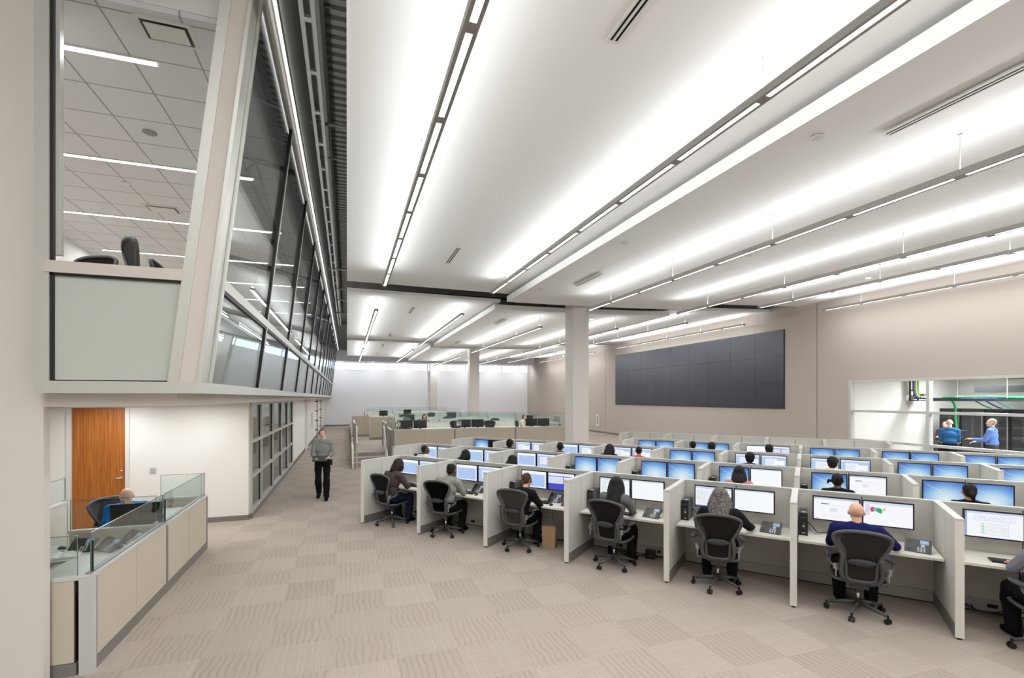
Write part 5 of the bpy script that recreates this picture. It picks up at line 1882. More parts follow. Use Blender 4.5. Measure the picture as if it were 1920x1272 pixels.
def person(label, loc, rz, J, skin, hair, hairm, top, trousers, near=True, face=False, sleeves='long', group=None, build=1.0, headrot=(0, 0, 0), scale=1.0, seed=1, shoe='shoe', folds=0.022, curl=1.0, palms=None):
    """J: joints in local coordinates, figure faces +y"""
    t = thing('person', label, 'person', loc, rz, group)
    t.scale = (scale,) * 3
    rnd = random.Random(seed)
    vx = 0.0075 if near else 0.014
    w = build
    pel, che, nb, hc = Vector(J['pelvis']), Vector(J['chest']), Vector(J['neck']), Vector(J['head'])
    A = Matrix.Translation(hc) @ Matrix.Rotation(headrot[0], 4, 'Z') @ Matrix.Rotation(headrot[1], 4, 'X') @ Matrix.Rotation(headrot[2], 4, 'Y')
    up = (nb - pel).normalized()
    right = (Vector(J['shR']) - Vector(J['shL'])).normalized()
    fwd = up.cross(right).normalized()
    F = Matrix((right, fwd, up)).transposed().to_4x4()
    waist = pel.lerp(che, 0.45)
    wy = 0.6 + 0.4 * w
    torso = [('e', pel, (0.165 * w, 0.118 * wy, 0.120), F), ('e', waist, (0.145 * w, 0.112 * wy, 0.17), F), ('e', che, (0.165 * w, 0.112 * wy, 0.175), F),
             ('c', Vector(J['shL']) - up * 0.01, Vector(J['shR']) - up * 0.01, 0.062, 0.062), ('e', nb - up * 0.035, (0.12 * w, 0.075, 0.06), F)] + [('c', nb - up * 0.03, Vector(J['sh' + q_]) - up * 0.005, 0.058, 0.056) for q_ in 'LR']
    neck = [('c', nb - up * 0.03, hc + A.to_3x3() @ Vector((0, -0.02, -0.075)), 0.056, 0.052)]
    arms, fore, legs, shins, feet = [], [], [], [], []
    skinarm = []
    for s in 'LR':
        sh, el, wr = Vector(J['sh' + s]), Vector(J['el' + s]), Vector(J['wr' + s])
        arms += [('c', sh, el, 0.058 * (0.5 + 0.5 * w), 0.043)]
        fore += [('c', el, wr, 0.043, 0.030)]
        hp, kn, an, to = (Vector(J[q + s]) for q in ('hip', 'kn', 'an', 'toe'))
        legs += [('c', hp, kn, 0.088 * w, 0.060), ('c', pel, hp, 0.10 * w, 0.088 * w)]
        shins += [('c', kn, kn.lerp(an, 0.35), 0.058, 0.056), ('c', kn.lerp(an, 0.35), an, 0.056, 0.038)]
        heel = an + (an - to).normalized() * 0.03
        heel.z = to.z + 0.012
        feet += [('c', an, heel, 0.038, 0.032), ('c', heel, to, 0.034, 0.028), ('c', an, an.lerp(to, 0.6), 0.036, 0.032), ('c', an.lerp(to, 0.55) + Vector((0.012, 0, 0)), to + Vector((0.010, 0, 0)), 0.028, 0.026),
                 ('c', an.lerp(to, 0.55) - Vector((0.012, 0, 0)), to - Vector((0.010, 0, 0)), 0.028, 0.026)]
        dn = (wr - el).normalized()
        hd = J.get('hd' + s, dn)
        pn = (palms or {}).get(s, (0, 0, -1))
        if near:
            skinarm += hand_shapes(wr + dn * 0.012, hd, pn, 1 if s == 'R' else -1, 1.0, curl)
        else:
            skinarm += hand_shapes(wr + dn * 0.012, hd, pn, 1 if s == 'R' else -1, 1.05, curl)
    body = torso + neck + arms + fore + legs + shins + feet + skinarm + head_shapes(A)
    if near:
        hv = 0.0062
    else:
        hv = 0.010
    solid('body', body, hv, skin, t, smooth=3 if near else 2, factor=0.5)
    slv = arms + ([('c', q[1], Vector(q[1]).lerp(Vector(q[2]), 0.86), q[3], 0.031) for q in fore] if sleeves == 'long' else [])
    stand = J['knL'][2] < 0.52 and pel.z > 0.8
    shtor = ([('e', pel + Vector((0, 0, 0.11)), (0.150 * w, 0.112 * w, 0.10), F)] + torso[1:]) if stand else torso
    solid('shirt', shtor + slv, vx, top, t, inflate=0.013, smooth=7, tex=CLOTHTEX, amp=folds)
    bm = bmesh.new()
    ring = []
    c0 = nb + up * 0.008
    pts = [c0 + right * math.cos(2 * PI * k / 20) * 0.062 + fwd * math.sin(2 * PI * k / 20) * 0.058 for k in range(20)]
    tube(bm, pts, 0.012, 6, closed=True)
    link('collar', bm, top, t, smooth=True)
    solid('trousers', [('e', pel, (0.165 * w, 0.116 * wy, 0.115), F)] + legs + [(q[0], q[1], q[2], q[3] + 0.012, q[4] + 0.020) for q in shins], vx * 1.15, trousers, t, inflate=0.012, smooth=6, tex=CLOTHTEX, amp=folds)
    solid('shoes', feet, vx, shoe, t, inflate=0.008, smooth=3)
    if hair:
        h = solid('hair', hair_shapes(hair, A, rnd), 0.0085 if near else 0.012, hairm, t, smooth=4, tex=CURLTEX if hair in ('curly', 'round', 'braids', 'bun') else HAIRTEX, amp=0.020 if hair in ('curly', 'round', 'braids', 'bun') else 0.010)
    if face:
        for s in (-1, 1):
            bm = bmesh.new()
            ellipsoid(bm, A @ Vector((s * 0.030, 0.080, 0.006)), (0.012, 0.009, 0.008), seg=12, rings=8)
            ey = link('eye', bm, 'eye', t, smooth=True)
            bm = bmesh.new()
            ellipsoid(bm, A @ Vector((s * 0.030, 0.087, 0.006)), (0.005, 0.003, 0.005), seg=10, rings=6)
            link('iris', bm, 'iris', ey, smooth=True)
            bm = bmesh.new()
            tube(bm, [A @ Vector((s * 0.016, 0.089, 0.024)), A @ Vector((s * 0.032, 0.090, 0.029)), A @ Vector((s * 0.046, 0.082, 0.024))], 0.0035, 6)
            link('eyebrow', bm, hairm if hair else 'hair_brown', t, smooth=True)
        bm = bmesh.new()
        tube(bm, [A @ Vector((-0.022, 0.090, -0.0645)), A @ Vector((0, 0.0975, -0.0645)), A @ Vector((0.022, 0.090, -0.0645))], 0.0026, 6)
        link('mouth', bm, 'plum', t, smooth=True)
    return t, A


def seated(lean=0.02, side=0.0, hl=(-0.14, 0.34, 0.775), hr=(0.16, 0.34, 0.775), h=0.0, knee=0.0, w=1.0, headf=0.0):
    pz = 0.545
    J = dict(pelvis=(0, -0.035, pz), chest=(side * 0.6, -0.075 + lean * 0.7, 0.865 + h * 0.6), neck=(side, -0.07 + lean * 1.2, 1.055 + h), head=(side * 1.15, -0.045 + lean * 1.7 + headf, 1.195 + h))
    J['shL'] = (side - 0.178 * w, -0.085 + lean, 1.000 + h)
    J['shR'] = (side + 0.178 * w, -0.085 + lean, 1.000 + h)
    for s, T, sg in (('L', hl, -1), ('R', hr, 1)):
        e, wv = ik(J['sh' + s], T, 0.275, 0.245, (sg * 0.75, -0.35, -0.75))
        J['el' + s], J['wr' + s] = e, wv
        J['hd' + s] = Vector((-sg * 0.15, 1.0, -0.05))
        J['hip' + s] = (sg * 0.10 * w, -0.06, pz - 0.02)
        J['kn' + s] = (sg * (0.15 + 0.02 * w), 0.335, 0.515)
        J['an' + s] = (sg * 0.16, 0.30 + knee, 0.095)
        J['toe' + s] = (sg * 0.175, 0.435 + knee, 0.036)
    return J


def headset(label, loc, rz, A, mic=1):
    t = thing('headset', label, 'headset', loc, rz, 'headsets')
    bm = bmesh.new()
    pts = [A @ Vector((0.092 * math.cos(a), -0.015, 0.092 * 1.18 * math.sin(a) + 0.012)) for a in [PI * k / 16 for k in range(17)]]
    tube(bm, pts, 0.006, 6)
    link('headband', bm, 'black', t, smooth=True)
    for s in (-1, 1):
        bm = bmesh.new()
        ellipsoid(bm, A @ Vector((s * 0.095, -0.008, -0.004)), (0.014, 0.026, 0.03), mx=A.to_3x3().to_4x4(), seg=12, rings=8)
        link('ear_cup', bm, 'charcoal', t, smooth=True)
    bm = bmesh.new()
    tube(bm, smoothpath([A @ Vector((mic * 0.098, 0.0, -0.02)), A @ Vector((mic * 0.085, 0.06, -0.055)), A @ Vector((mic * 0.05, 0.11, -0.068))], 4), 0.003, 5)
    link('microphone_arm', bm, 'black', t, smooth=True)
    return t


# ---- front row people, chairs
FRONT = [
    # u, v, chair turn, label, kwargs
    (0.54, 0.30, -4, 'woman in the first bay: dark burgundy bob hair and brown blouse, facing her screens', dict(J=seated(0.10, 0.03, headf=0.04, h=0.0), skin='skin_dark', hair='bob', hairm='hair_burgundy', top='brown_shirt', trousers='dark_jeans', headrot=(R(-12), R(-10), 0), seed=3)),
    (1.96, 0.28, 6, 'person in the second bay: black hair in a messy bun and sage green shirt', dict(J=seated(0.08, 0.05, w=1.15, headf=0.03), skin='skin_dark', hair='bun', hairm='hair_black', top='sage_shirt', trousers='black_trousers', build=1.28, headrot=(R(-14), R(-8), 0), seed=4)),
    (3.57, 0.30, 4, 'woman in the third bay: low brown ponytail, black top and headset', dict(J=seated(0.12, 0.03, headf=0.03, h=-0.06), skin='skin_light', hair='lowtail', hairm='hair_brown', top='black_top', trousers='black_trousers', headrot=(R(-16), R(-14), 0), seed=5)),
    (5.24, 0.29, -6, 'woman in the fourth bay: long black hair over a grey sweater', dict(J=seated(0.04, 0.03, h=0.05), skin='skin_light', hair='long', hairm='hair_black', top='grey_sweater', trousers='black_trousers', headrot=(R(4), R(-2), 0), seed=6)),
    (6.73, 0.22, 8, 'woman in the fifth bay: long grey curly hair and black jacket', dict(J=seated(0.09, 0.02, w=1.1, h=0.01, hr=(0.41, 0.37, 0.775)), skin='skin_light', hair='curly', hairm='hair_grey', top='charcoal_top', trousers='black_trousers', build=1.2, headrot=(R(-6), R(-4), 0), seed=7)),
    (8.28, 0.22, 3, 'bald man in the sixth bay: navy blue sweater, seen from behind', dict(J=seated(0.06, -0.01, w=1.14, hr=(0.42, 0.33, 0.775)), skin='skin_light', hair=None, hairm='hair_grey', top='navy_sweater', trousers='black_trousers', build=1.25, headrot=(R(2), R(-6), 0), seed=8, folds=0.014)),
    (9.86, 0.14, 14, 'person in the seventh bay at the edge of the view: ribbed grey sweater', dict(J=seated(0.14, 0.10, w=1.1, headf=0.05), skin='skin_light', hair='short', hairm='hair_brown', top='ribbed_grey', trousers='black_trousers', build=1.22, headrot=(R(-20), R(-12), 0), seed=9)),
]
CHL = ['in the first bay under the woman with burgundy hair', 'in the second bay under the sage green shirt', 'in the third bay under the low ponytail', 'in the fourth bay under the long black hair',
       'in the fifth bay under the grey curly hair', 'in the sixth bay under the bald man', 'in the seventh bay at the edge of the view']
AFT = {}
for i, (u_, v_, a_, lb, kw) in enumerate(FRONT):
    P_CHAIR.place(W(u_, v_), AL + R(a_), f'graphite mesh task chair {CHL[i]}, front row', 'mesh task chairs')
    t, A = person(lb, W(u_, v_), AL + R(a_) * 0.6, near=True, **kw)
    AFT[i] = A
headset('black headset on the woman with the low ponytail', W(3.57, 0.30), AL + R(4) * 0.6, AFT[2])
headset('black headset on the woman with burgundy hair', W(0.54, 0.30), AL + R(-4) * 0.6, AFT[0])

BACK = [
    (1, -0.66, 2.68, 'man with cropped hair and white shirt, first bay of the second row', dict(skin='skin_dark', hair='cropped', hairm='hair_black', top='white_shirt', J=seated(0.02, 0, h=0.03), headrot=(R(-38), 0, 0), face=True)),
    (1, 0.62, 2.66, 'woman with straight black hair, second bay of the second row', dict(skin='skin_dark', hair='bob', hairm='hair_black', top='charcoal_top', J=seated(0.06, 0, h=-0.02), headrot=(R(-14), R(-6), 0))),
    (1, 1.98, 2.60, 'woman with wavy black hair and headset, third bay of the second row', dict(skin='skin_dark', hair='curly', hairm='hair_black', top='black_top', J=seated(0.08, 0, h=-0.08), headrot=(R(-26), R(-8), 0))),
    (1, 6.72, 2.66, 'woman with black braids, sixth bay of the second row', dict(skin='skin_dark', hair='braids', hairm='hair_black', top='dusty_pink', J=seated(0.05, 0, h=0.03), headrot=(R(6), R(-4), 0))),
    (1, 8.19, 2.66, 'person with black hair in a side tail, seventh bay of the second row', dict(skin='skin_dark', hair='sidetail', hairm='hair_black', top='black_top', J=seated(0.05, 0, h=0.02), headrot=(R(-10), R(-4), 0))),
    (1, 9.79, 2.66, 'woman with a black ponytail, eighth bay of the second row', dict(skin='skin_tan', hair='ponytail', hairm='hair_black', top='black_top', J=seated(0.05, 0), headrot=(R(4), R(-4), 0))),
    (2, 0.36, 5.15, 'person with a cloud of black hair, second bay of the third row', dict(skin='skin_dark', hair='round', hairm='hair_black', top='charcoal_top', J=seated(0.05, 0, h=0.04), headrot=(R(-10), R(-4), 0))),
    (2, 1.98, 5.15, 'person with short black hair and headset, third bay of the third row', dict(skin='skin_dark', hair='short', hairm='hair_black', top='black_top', J=seated(0.05, 0, h=0.03), headrot=(0, 0, 0))),
    (2, 3.42, 5.10, 'woman with long straight black hair, fourth bay of the third row', dict(skin='skin_tan', hair='long', hairm='hair_black', top='black_top', J=seated(0.05, 0, h=0.06), headrot=(R(-16), R(-4), 0))),
    (2, 4.13, 5.22, 'man with short hair and red shirt, fourth bay of the third row', dict(skin='skin_tan', hair='cropped', hairm='hair_black', top='red_shirt', J=seated(0.05, 0, h=0.03), headrot=(R(20), R(-4), 0))),
    (2, 6.67, 5.15, 'person with round black hair, sixth bay of the third row', dict(skin='skin_dark', hair='round', hairm='hair_black', top='violet', J=seated(0.05, 0, h=0.03), headrot=(0, 0, 0))),
    (2, 8.21, 5.15, 'person with round dark hair and cream shirt, seventh bay of the third row', dict(skin='skin_dark', hair='round', hairm='hair_black', top='cream_shirt', J=seated(0.05, 0, h=0.03), headrot=(0, 0, 0))),
    (3, 4.98, 7.62, 'person with black hair, left of the pair sharing a bay in the fourth row', dict(skin='skin_dark', hair='short', hairm='hair_black', top='black_top', J=seated(0.05, 0, h=0.02), headrot=(0, 0, 0))),
    (3, 5.48, 7.62, 'person with fuller black hair, right of the pair sharing a bay in the fourth row', dict(skin='skin_dark', hair='round', hairm='hair_black', top='charcoal_top', J=seated(0.05, 0, h=0.0), headrot=(R(10), 0, 0))),
    (3, 6.90, 7.60, 'person with spiky black hair, third bay of the fourth row', dict(skin='skin_dark', hair='round', hairm='hair_black', top='black_top', J=seated(0.05, 0, h=0.01), headrot=(R(14), 0, 0))),
]
for i, (ri, u_, v_, lb, kw) in enumerate(BACK):
    P_CHAIR.place(W(u_, v_), AL, 'graphite mesh task chair holding the ' + lb.split(',')[0], 'mesh task chairs')
    t, A = person(lb, W(u_, v_), AL, near=False, trousers='black_trousers', seed=20 + i, **kw)
    if i in (2, 7):
        headset(['', '', 'black headset on the woman with wavy black hair', '', '', '', '', 'black headset on the person in the third row'][i], W(u_, v_), AL, A)
# shopping bag under the third desk
bg = thing('paper_bag', 'tan paper shopping bag standing under the third desk', 'bag', W(3.98, 0.60), AL + R(10))
bm = bmesh.new()
prism(bm, [(-0.11, 0.0), (0.11, 0.0), (0.12, 0.36), (-0.12, 0.36)], 'y', -0.06, 0.06)
link('bag_body', bm, 'bag', bg)
bm = bmesh.new()
tube(bm, smoothpath([(-0.05, 0.0, 0.35), (-0.045, 0, 0.46), (0.045, 0, 0.46), (0.05, 0, 0.35)], 5), 0.005, 6)
link('handle', bm, 'bag', bg)

# ---- walking man in the aisle
JW = dict(pelvis=(0, 0, 0.96), chest=(0, 0.01, 1.27), neck=(0, 0.0, 1.485), head=(0.0, 0.035, 1.655), shL=(-0.185, 0, 1.43), shR=(0.185, 0, 1.43),
          hipL=(-0.095, 0, 0.93), hipR=(0.095, 0, 0.93), knL=(-0.10, 0.07, 0.51), knR=(0.10, 0.05, 0.50), anL=(-0.10, 0.10, 0.095), anR=(0.11, -0.20, 0.16), toeL=(-0.11, 0.25, 0.036), toeR=(0.12, -0.09, 0.05))
for s, T, hint in (('L', (-0.16, 0.24, 1.08), (-0.45, -0.9, -0.4)), ('R', (0.15, 0.28, 1.07), (0.45, -0.9, -0.4))):
    e, wv = ik(JW['sh' + s], T, 0.285, 0.255, hint)
    JW['el' + s], JW['wr' + s] = e, wv
JW['hdL'], JW['hdR'] = Vector((0.4, 1, 0.0)), Vector((-0.6, 0.8, 0.0))
wt, wA = person('man walking along the aisle in a grey pullover and black trousers', (-0.586, 13.09, 0), PI - R(4), JW, 'skin_light', 'short', 'hair_grey', 'grey_pullover', 'black_trousers', near=True, face=True, headrot=(R(6), R(-14), 0), scale=1.005, seed=41)
ob = thing('folder', 'dark folder held in the hands of the walking man', 'folder', (-0.586, 13.09, 0), PI - R(4))
bm = bmesh.new()
box(bm, -0.17, 0.17, -0.012, 0.012, -0.10, 0.10, mx=Matrix.Translation((0.02, 0.35, 1.07)) @ Matrix.Rotation(R(62), 4, 'X'))
link('cover', bm, 'charcoal', ob, bevel=0.003)
bm = bmesh.new()
box(bm, -0.045, 0.045, -0.02, 0.02, -0.07, 0.07, mx=Matrix.Translation((-0.19, -0.0, 0.93)))
link('belt_pouch', bm, 'black', wt, bevel=0.01)
link('shirt_collar', (lambda b: (tube(b, [wA @ Vector((0.065 * math.cos(a), 0.06 * math.sin(a) - 0.02, -0.115)) for a in [2 * PI * k / 16 for k in range(16)]], 0.014, 6, closed=True), b)[1])(bmesh.new()), 'white_shirt', wt, smooth=True)


def standing(hl, hr, lean=0.0, w=1.0, turn=0.0):
    J = dict(pelvis=(0, 0, 0.95), chest=(0, 0.01 + lean * 0.5, 1.26), neck=(0, lean, 1.475), head=(0, 0.02 + lean * 1.3, 1.635), shL=(-0.168 * w, lean, 1.405), shR=(0.168 * w, lean, 1.405))
    for s, T, sg in (('L', hl, -1), ('R', hr, 1)):
        e, wv = ik(J['sh' + s], T, 0.285, 0.255, (sg * 0.12, -0.45, -1.0))
        J['el' + s], J['wr' + s] = e, wv
        J['hip' + s] = (sg * 0.10, 0, 0.92)
        J['kn' + s] = (sg * 0.11, 0.02, 0.50)
        J['an' + s] = (sg * 0.12, 0.0, 0.095)
        J['toe' + s] = (sg * 0.14, 0.15, 0.036)
    return J


# server room people
person('bald man in a denim blue shirt, back to the window, in the server room', (18.75, 10.42, 0), R(-62), standing((-0.20, 0.26, 1.05), (0.20, 0.28, 1.05), 0.03, 1.08), 'skin_pale', None, 'hair_grey', 'denim', 'black_trousers', near=True, build=1.14, headrot=(R(10), R(-8), 0), scale=1.06, seed=51)
person('grey haired man in a light blue shirt gesturing in the server room', (18.80, 9.33, 0), R(12), standing((-0.20, 0.36, 1.16), (0.02, 0.34, 1.08), 0.0, 1.05), 'skin_pale', 'cropped', 'hair_silver', 'light_blue', 'khaki', near=True, face=True, build=1.12, headrot=(R(12), 0, 0), scale=1.10, seed=52)
person('dark haired man in a plum shirt facing the window behind the denim shirt', (19.75, 11.10, 0), R(118), standing((-0.12, 0.32, 1.22), (0.2, 0.34, 1.2), 0.05), 'skin_light', 'short', 'hair_brown', 'plum', 'black_trousers', near=False, face=True, headrot=(R(-10), R(-6), 0), scale=1.0, seed=53)
lt_ = thing('laptop', 'open grey laptop held up between the men in the server room', 'laptop', (19.55, 10.55, 1.25), R(118))
link('keyboard_half', BX(-0.17, 0.17, 0, 0.23, 0, 0.016), 'grey_pc', lt_, bevel=0.003)
bm = bmesh.new()
box(bm, -0.17, 0.17, -0.006, 0.006, 0, 0.23, mx=Matrix.Translation((0, 0.235, 0.016)) @ Matrix.Rotation(R(-18), 4, 'X'))
link('screen_half', bm, 'charcoal', lt_, bevel=0.003)

# ------------------------------------------------------------------ platform people, chairs, monitors
person('man with auburn hair and cream shirt seated behind the platform monitors', (7.50, 20.45, PZ), R(-125), seated(0.06, 0, hl=(-0.2, 0.30, 0.80), hr=(0.2, 0.30, 0.80), h=0.02), 'skin_light', 'cropped', 'hair_auburn', 'cream_shirt', 'khaki', near=False, face=True, seed=61)
P_CHAIR.place((7.50, 20.45, PZ), R(-125), 'graphite mesh task chair under the man in the cream shirt on the platform', 'mesh task chairs')
person('woman with auburn hair seated further back on the platform', (3.50, 23.3, PZ), R(180), seated(0.04, 0), 'skin_light', 'bob', 'hair_auburn', 'dusty_pink', 'black_trousers', near=False, face=True, seed=62)
P_CHAIR.place((3.50, 23.3, PZ), PI, 'graphite mesh task chair under the auburn haired woman on the platform', 'mesh task chairs')
for i, (x, yy, a, lb) in enumerate(((4.45, 21.0, 150, 'empty mesh task chair between the two left monitor pairs on the platform'), (6.10, 20.65, 185, 'empty mesh task chair beside the middle monitor pair on the platform'),
                                    (7.1, 22.9, 200, 'empty mesh task chair in the second row of the platform'), (5.2, 26.0, 170, 'empty mesh task chair in the third row of the platform'),
                                    (3.3, 29.9, 180, 'empty mesh task chair beyond the third screens of the platform'), (5.4, 33.2, 160, 'empty mesh task chair near the far pillar'))):
    P_CHAIR.place((x, yy, PZ), R(a), lb, 'mesh task chairs')
fd.location.z = PZ - 0.07
q = 0
for (x0, nn) in ((1.94, 2), (4.32, 2), (7.30, 2)):
    for k in range(nn):
        monitor('scr_app' if q % 2 else 'scr_split', (x0 + 0.275 + 0.56 * k, 19.62, PZ + 0.66), PI - R(1),
                ['black back of the monitor nearest the platform corner', 'black back of the second monitor from the platform corner', 'black monitor back left of the pair in the middle of the platform front',
                 'black monitor back right of the pair in the middle of the platform front', 'black monitor back beside the man in the cream shirt', 'black monitor back beside the white pillar on the platform'][q], 'platform monitors', stand=True)
        q += 1
for i, (x_, yy, lb) in enumerate(((2.9, 24.3, 'dark monitor on the left of the third platform desk row'), (5.6, 27.1, 'dark monitor in the middle of the fourth platform desk row'), (4.0, 34.5, 'dark monitor far back on the platform'),
                                  (8.1, 21.5, 'dark monitor beside the man in the cream shirt, turned away'), (2.2, 32.0, 'dark monitor far back at the left of the platform'))):
    monitor('scr_off', (x_, yy, PZ + 0.73), PI if i % 2 else 0, lb, 'dark platform monitors', stand=True)
lp2 = thing('laptop', 'closed black laptop standing on the desk behind the platform panels', 'laptop', (6.35, 19.70, PZ + 0.66))
link('base', BX(-0.17, 0.17, 0, 0.24, 0, 0.03), 'black', lp2, bevel=0.004)
bm = bmesh.new()
box(bm, -0.17, 0.17, -0.006, 0.006, 0, 0.12, mx=Matrix.Translation((0, 0.0, 0.03)) @ Matrix.Rotation(R(24), 4, 'X'))
link('lid', bm, 'black', lp2, bevel=0.003)

# ------------------------------------------------------------------ balcony chairs
for x, yy, a, lb in ((-1.93, 6.36, -60, 'mesh task chair turned sideways behind the balcony sill'), (-2.95, 6.73, 155, 'mesh task chair with a wide top edge behind the balcony sill'), (-1.90, 7.08, -88, 'low mesh task chair beside the balcony corner post')):
    P_CHAIR.place((x, yy, ZMF + 0.002), R(a), lb, 'mesh task chairs')

# ------------------------------------------------------------------ reception desk
def glass_run(parent, x0, x1, h, gh, clips=True):
    g = link('glass_screen', BX(x0, x1, -0.004, 0.004, h, h + gh), 'green_glass', parent)
    link('glass_edge', BX((x0, x1, -0.0045, 0.0045, h + gh, h + gh + 0.006), (x0 - 0.005, x0, -0.0045, 0.0045, h, h + gh + 0.006), (x1, x1 + 0.005, -0.0045, 0.0045, h, h + gh + 0.006)), 'glass_edge', g)
    if clips:
        link('black_clip', BX(x0 + 0.01, x0 + 0.022, -0.012, 0.012, h - 0.02, h + gh * 0.80), 'gasket', g)


RH = 0.91
ra = thing('reception_partition', 'tan reception panel run along the walkway with clear glass above', 'partition', (-2.295, 5.59, 0), PI / 2)
x = 0.0
for L in (1.93, 1.96):
    link('fabric_tile', BX(x + 0.05, x + L / 2 - 0.004, -0.036, 0.036, 0.12, RH - 0.035), 'fabric_tan', ra, bevel=0.002)
    link('fabric_tile', BX(x + L / 2 + 0.004, x + L - 0.012, -0.036, 0.036, 0.12, RH - 0.035), 'fabric_tan', ra, bevel=0.002)
    link('post', BX(x - 0.01, x + 0.045, -0.042, 0.042, 0.0, RH - 0.03), 'base_grey', ra)
    link('base_rail', BX(x, x + L, -0.040, 0.040, 0.0, 0.115), 'base_grey', ra, bevel=0.003)
    link('top_cap', BX(x - 0.02, x + L, -0.042, 0.042, RH - 0.032, RH), 'trim', ra, bevel=0.004)
    link('glass_channel', BX(x, x + L, -0.012, 0.035, RH, RH + 0.014), 'alu_dark', ra)
    glass_run(ra, x + 0.03, x + L - 0.03, RH + 0.01, 0.37)
    x += L
link('post', BX(x - 0.04, x + 0.005, -0.042, 0.042, 0, RH - 0.03), 'base_grey', ra)
rb = thing('reception_partition', 'tan reception end panel emerging from behind the near wall', 'partition', (-3.95, 5.57, 0), 0)
link('fabric_tile', BX(0, 1.56, -0.036, 0.036, 0.12, RH - 0.035), 'fabric_tan', rb)
link('base_rail', BX(0, 1.58, -0.04, 0.04, 0, 0.115), 'base_grey', rb)
link('top_cap', BX(0, 1.62, -0.042, 0.042, RH - 0.032, RH), 'trim', rb, bevel=0.004)
link('seam_channel', BX(1.565, 1.572, -0.03, 0.03, 0.1, RH - 0.03), 'gasket', rb)
glass_run(rb, 0.0, 1.57, RH + 0.0, 0.37, False)
tag(link('corner_post', BX(1.60, 1.70, -0.045, 0.04, 0, RH + 0.001), 'trim', bevel=0.012, loc=(-3.95, 5.57, 0)), 'pale square corner post of the reception panels', 'post')
for nm, loc, rz, L, h, gh, fab, lb in (('reception_partition', (-3.29, 7.50, 0), 0, 0.94, RH, 0.37, 'fabric_tan', 'reception cross panel with glass in front of the man in blue'),
                                       ('reception_partition', (-2.94, 9.46, 0), 0, 0.62, RH, 0.37, 'fabric_tan', 'short reception panel with glass at the far end of the desk'),
                                       ('reception_partition', (-4.27, 7.3, 0), PI / 2, 2.35, RH, 0.37, 'fabric', 'pale reception panel with glass behind the near wall edge')):
    t = thing(nm, lb, 'partition', loc, rz)
    link('fabric_tile', BX(0.02, L - 0.02, -0.03, 0.03, 0.10, h - 0.035), fab, t)
    link('base_rail', BX(0, L, -0.035, 0.035, 0, 0.10), 'base_grey', t)
    link('top_cap', BX(0, L, -0.038, 0.038, h - 0.035, h), 'trim', t, bevel=0.004)
    link('end_post', BX(L - 0.03, L, -0.04, 0.04, 0, h + 0.03), 'trim', t)
    glass_run(t, 0.02, L - 0.02, h, gh, False)
dk = thing('reception_desk', 'pale grey L-shaped reception desk inside the panels', 'desk', (0, 0, 0))
link('worktop', BX(-2.95, -2.36, 5.64, 7.44, 0.72, 0.75), 'desk_grey', dk, bevel=0.004)
link('worktop', BX(-4.1, -2.955, 6.70, 7.44, 0.72, 0.75), 'desk_grey', dk, bevel=0.004)
link('pedestal', BX(-2.93, -2.45, 5.7, 6.1, 0.0, 0.72), 'charcoal', dk, bevel=0.006)
link('leg_panel', BX(-4.0, -3.97, 6.75, 7.4, 0, 0.72), 'trim_white', dk)
dk2 = thing('reception_desk', 'pale grey reception desk between the cross panel and the man in blue', 'desk', (0, 0, 0))
link('worktop', BX(-3.25, -2.36, 7.56, 8.20, 0.72, 0.75), 'desk_grey', dk2, bevel=0.004)
link('worktop', BX(-2.95, -2.36, 8.205, 9.40, 0.72, 0.75), 'desk_grey', dk2, bevel=0.004)
link('leg_panel', BX(-3.22, -3.19, 7.6, 8.15, 0, 0.72), 'trim_white', dk2)
link('leg_panel', BX(-2.9, -2.4, 9.30, 9.33, 0, 0.72), 'trim_white', dk2)
P_PHONEH2 = P_PHONEH
copy_tree(P_PHONEH.root, (-2.98, 7.10, 0.75), R(-6), 'upright reception phone with a lit blue display, behind the open book', 'reception phones')
copy_tree(P_PHONEH.root, (-2.68, 7.02, 0.75), R(-38), 'lower reception phone with a pale display, middle of the three', 'reception phones')
copy_tree(P_PHONEH.root, (-2.54, 7.28, 0.75), R(-48), 'reception phone tucked against the walkway panel', 'reception phones')
copy_tree(P_PHONE.root, (-2.50, 8.05, 0.75), R(120), 'desk phone at the corner beside the dark reception monitor', 'reception phones')
copy_tree(P_MOUSE.root, (-3.25, 7.26, 0.75), R(60), 'black mouse on the reception desk beside the open book', None)
mo = Proto(monitor_proto('scr_off', w_=0.58, hh=0.33, stand=True, zc=0.215)).place((-2.72, 7.92, 0.75), PI + R(4), 'dark wide monitor in front of the bald man in blue')
bk = thing('open_book', 'open white book lying on the reception desk', 'book', (-3.10, 6.90, 0.752), R(14))
for s in (-1, 1):
    bm = bmesh.new()
    g = []
    for i in range(9):
        x_ = s * i * 0.022
        z_ = 0.020 * math.exp(-((i - 2.2) ** 2) / 5.0) + 0.010
        g.append([bm.verts.new((x_, y_, z_)) for y_ in (-0.13, 0.13)] + [bm.verts.new((x_, y_, 0.0)) for y_ in (0.13, -0.13)])
    for a_, b_ in zip(g, g[1:]):
        for k in range(4):
            bm.faces.new((a_[k], a_[(k + 1) % 4], b_[(k + 1) % 4], b_[k]))
    bm.faces.new(g[0])
    bm.faces.new(g[-1])
    bmesh.ops.recalc_face_normals(bm, faces=bm.faces[:])
    link('page_block', bm, 'paper', bk)
tag(link('note_paper', BX(-0.06, 0.06, -0.04, 0.04, 0, 0.004), 'paper', loc=(-2.80, 5.95, 0.751)), 'small white slip of paper on the near end of the reception desk', 'paper')
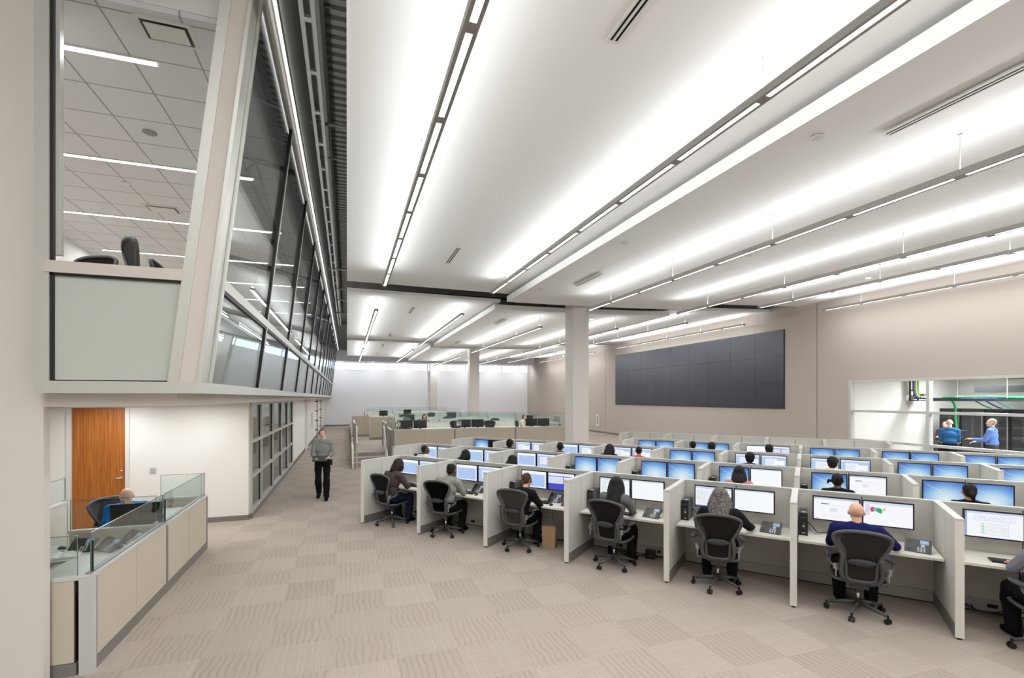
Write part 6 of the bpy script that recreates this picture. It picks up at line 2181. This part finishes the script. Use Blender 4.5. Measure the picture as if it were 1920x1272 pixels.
# man in blue
JB = seated(0.16, 0.05, hl=(-0.28, 0.32, 0.79), hr=(0.14, 0.40, 0.79), h=-0.04, w=1.1, headf=0.05)
person('bald man in a bright blue shirt bent over the reception desk', (-3.02, 8.62, 0), R(-162), JB, 'skin_pale', None, 'hair_brown', 'blue_shirt', 'black_trousers', near=True, face=True, build=1.15, headrot=(R(-8), R(-26), 0), seed=71)
P_CHAIR.place((-3.17, 8.72, 0), R(-125), 'graphite mesh task chair behind the bald man in blue', 'mesh task chairs')
JH = seated(0.06, 0.0, hl=(-0.12, 0.36, 0.79), hr=(0.30, 0.47, 0.795), h=0.0)
person('person behind the near wall edge, one hand on the reception desk', (-3.62, 6.52, 0), R(0), JH, 'skin_light', 'short', 'hair_brown', 'white_shirt', 'black_trousers', near=True, seed=72, curl=0.7)
P_CHAIR.place((-3.62, 6.50, 0), 0, 'graphite mesh task chair behind the near wall edge in reception', 'mesh task chairs')

# ------------------------------------------------------------------ labels on parts that look different from the rest of their thing
PART_LABELS = {'gas_lift': 'chrome gas lift column', 'armrest': 'black padded armrest', 'backrest': 'dark mesh backrest', 'lumbar_pad': 'black lumbar pad', 'caster': 'black twin caster',
               'door_handle': 'chrome lever handle', 'deadbolt': 'chrome deadbolt', 'door_leaf': 'orange wood veneer door leaf', 'frosted_panel': 'pale frosted lower panel', 'glass_screen': 'clear glass screen with green edge',
               'display': 'lit blue phone display', 'power_button': 'round silver power button', 'top_label': 'white label on the case top', 'keypad': 'pale square keys', 'diffuser': 'glowing white diffuser',
               'base_rail': 'grey metal base rail', 'raceway': 'grey metal raceway', 'black_clip': 'black vertical glass clip', 'seam_channel': 'dark seam', 'top_cap': 'silver top cap', 'worktop': 'pale laminate worktop',
               'nosing': 'pale metal stair nosing', 'mounting_arm': 'black mounting arm', 'trousers': 'dark trousers', 'shoes': 'black shoes', 'status_lights': 'small white status lights', 'dark_field': 'black border'}
for o in COL.objects:
    if o.parent is not None and not o.get('category'):
        s_ = o.name.split('.')[0]
        if s_ in PART_LABELS:
            o['label'] = PART_LABELS[s_]
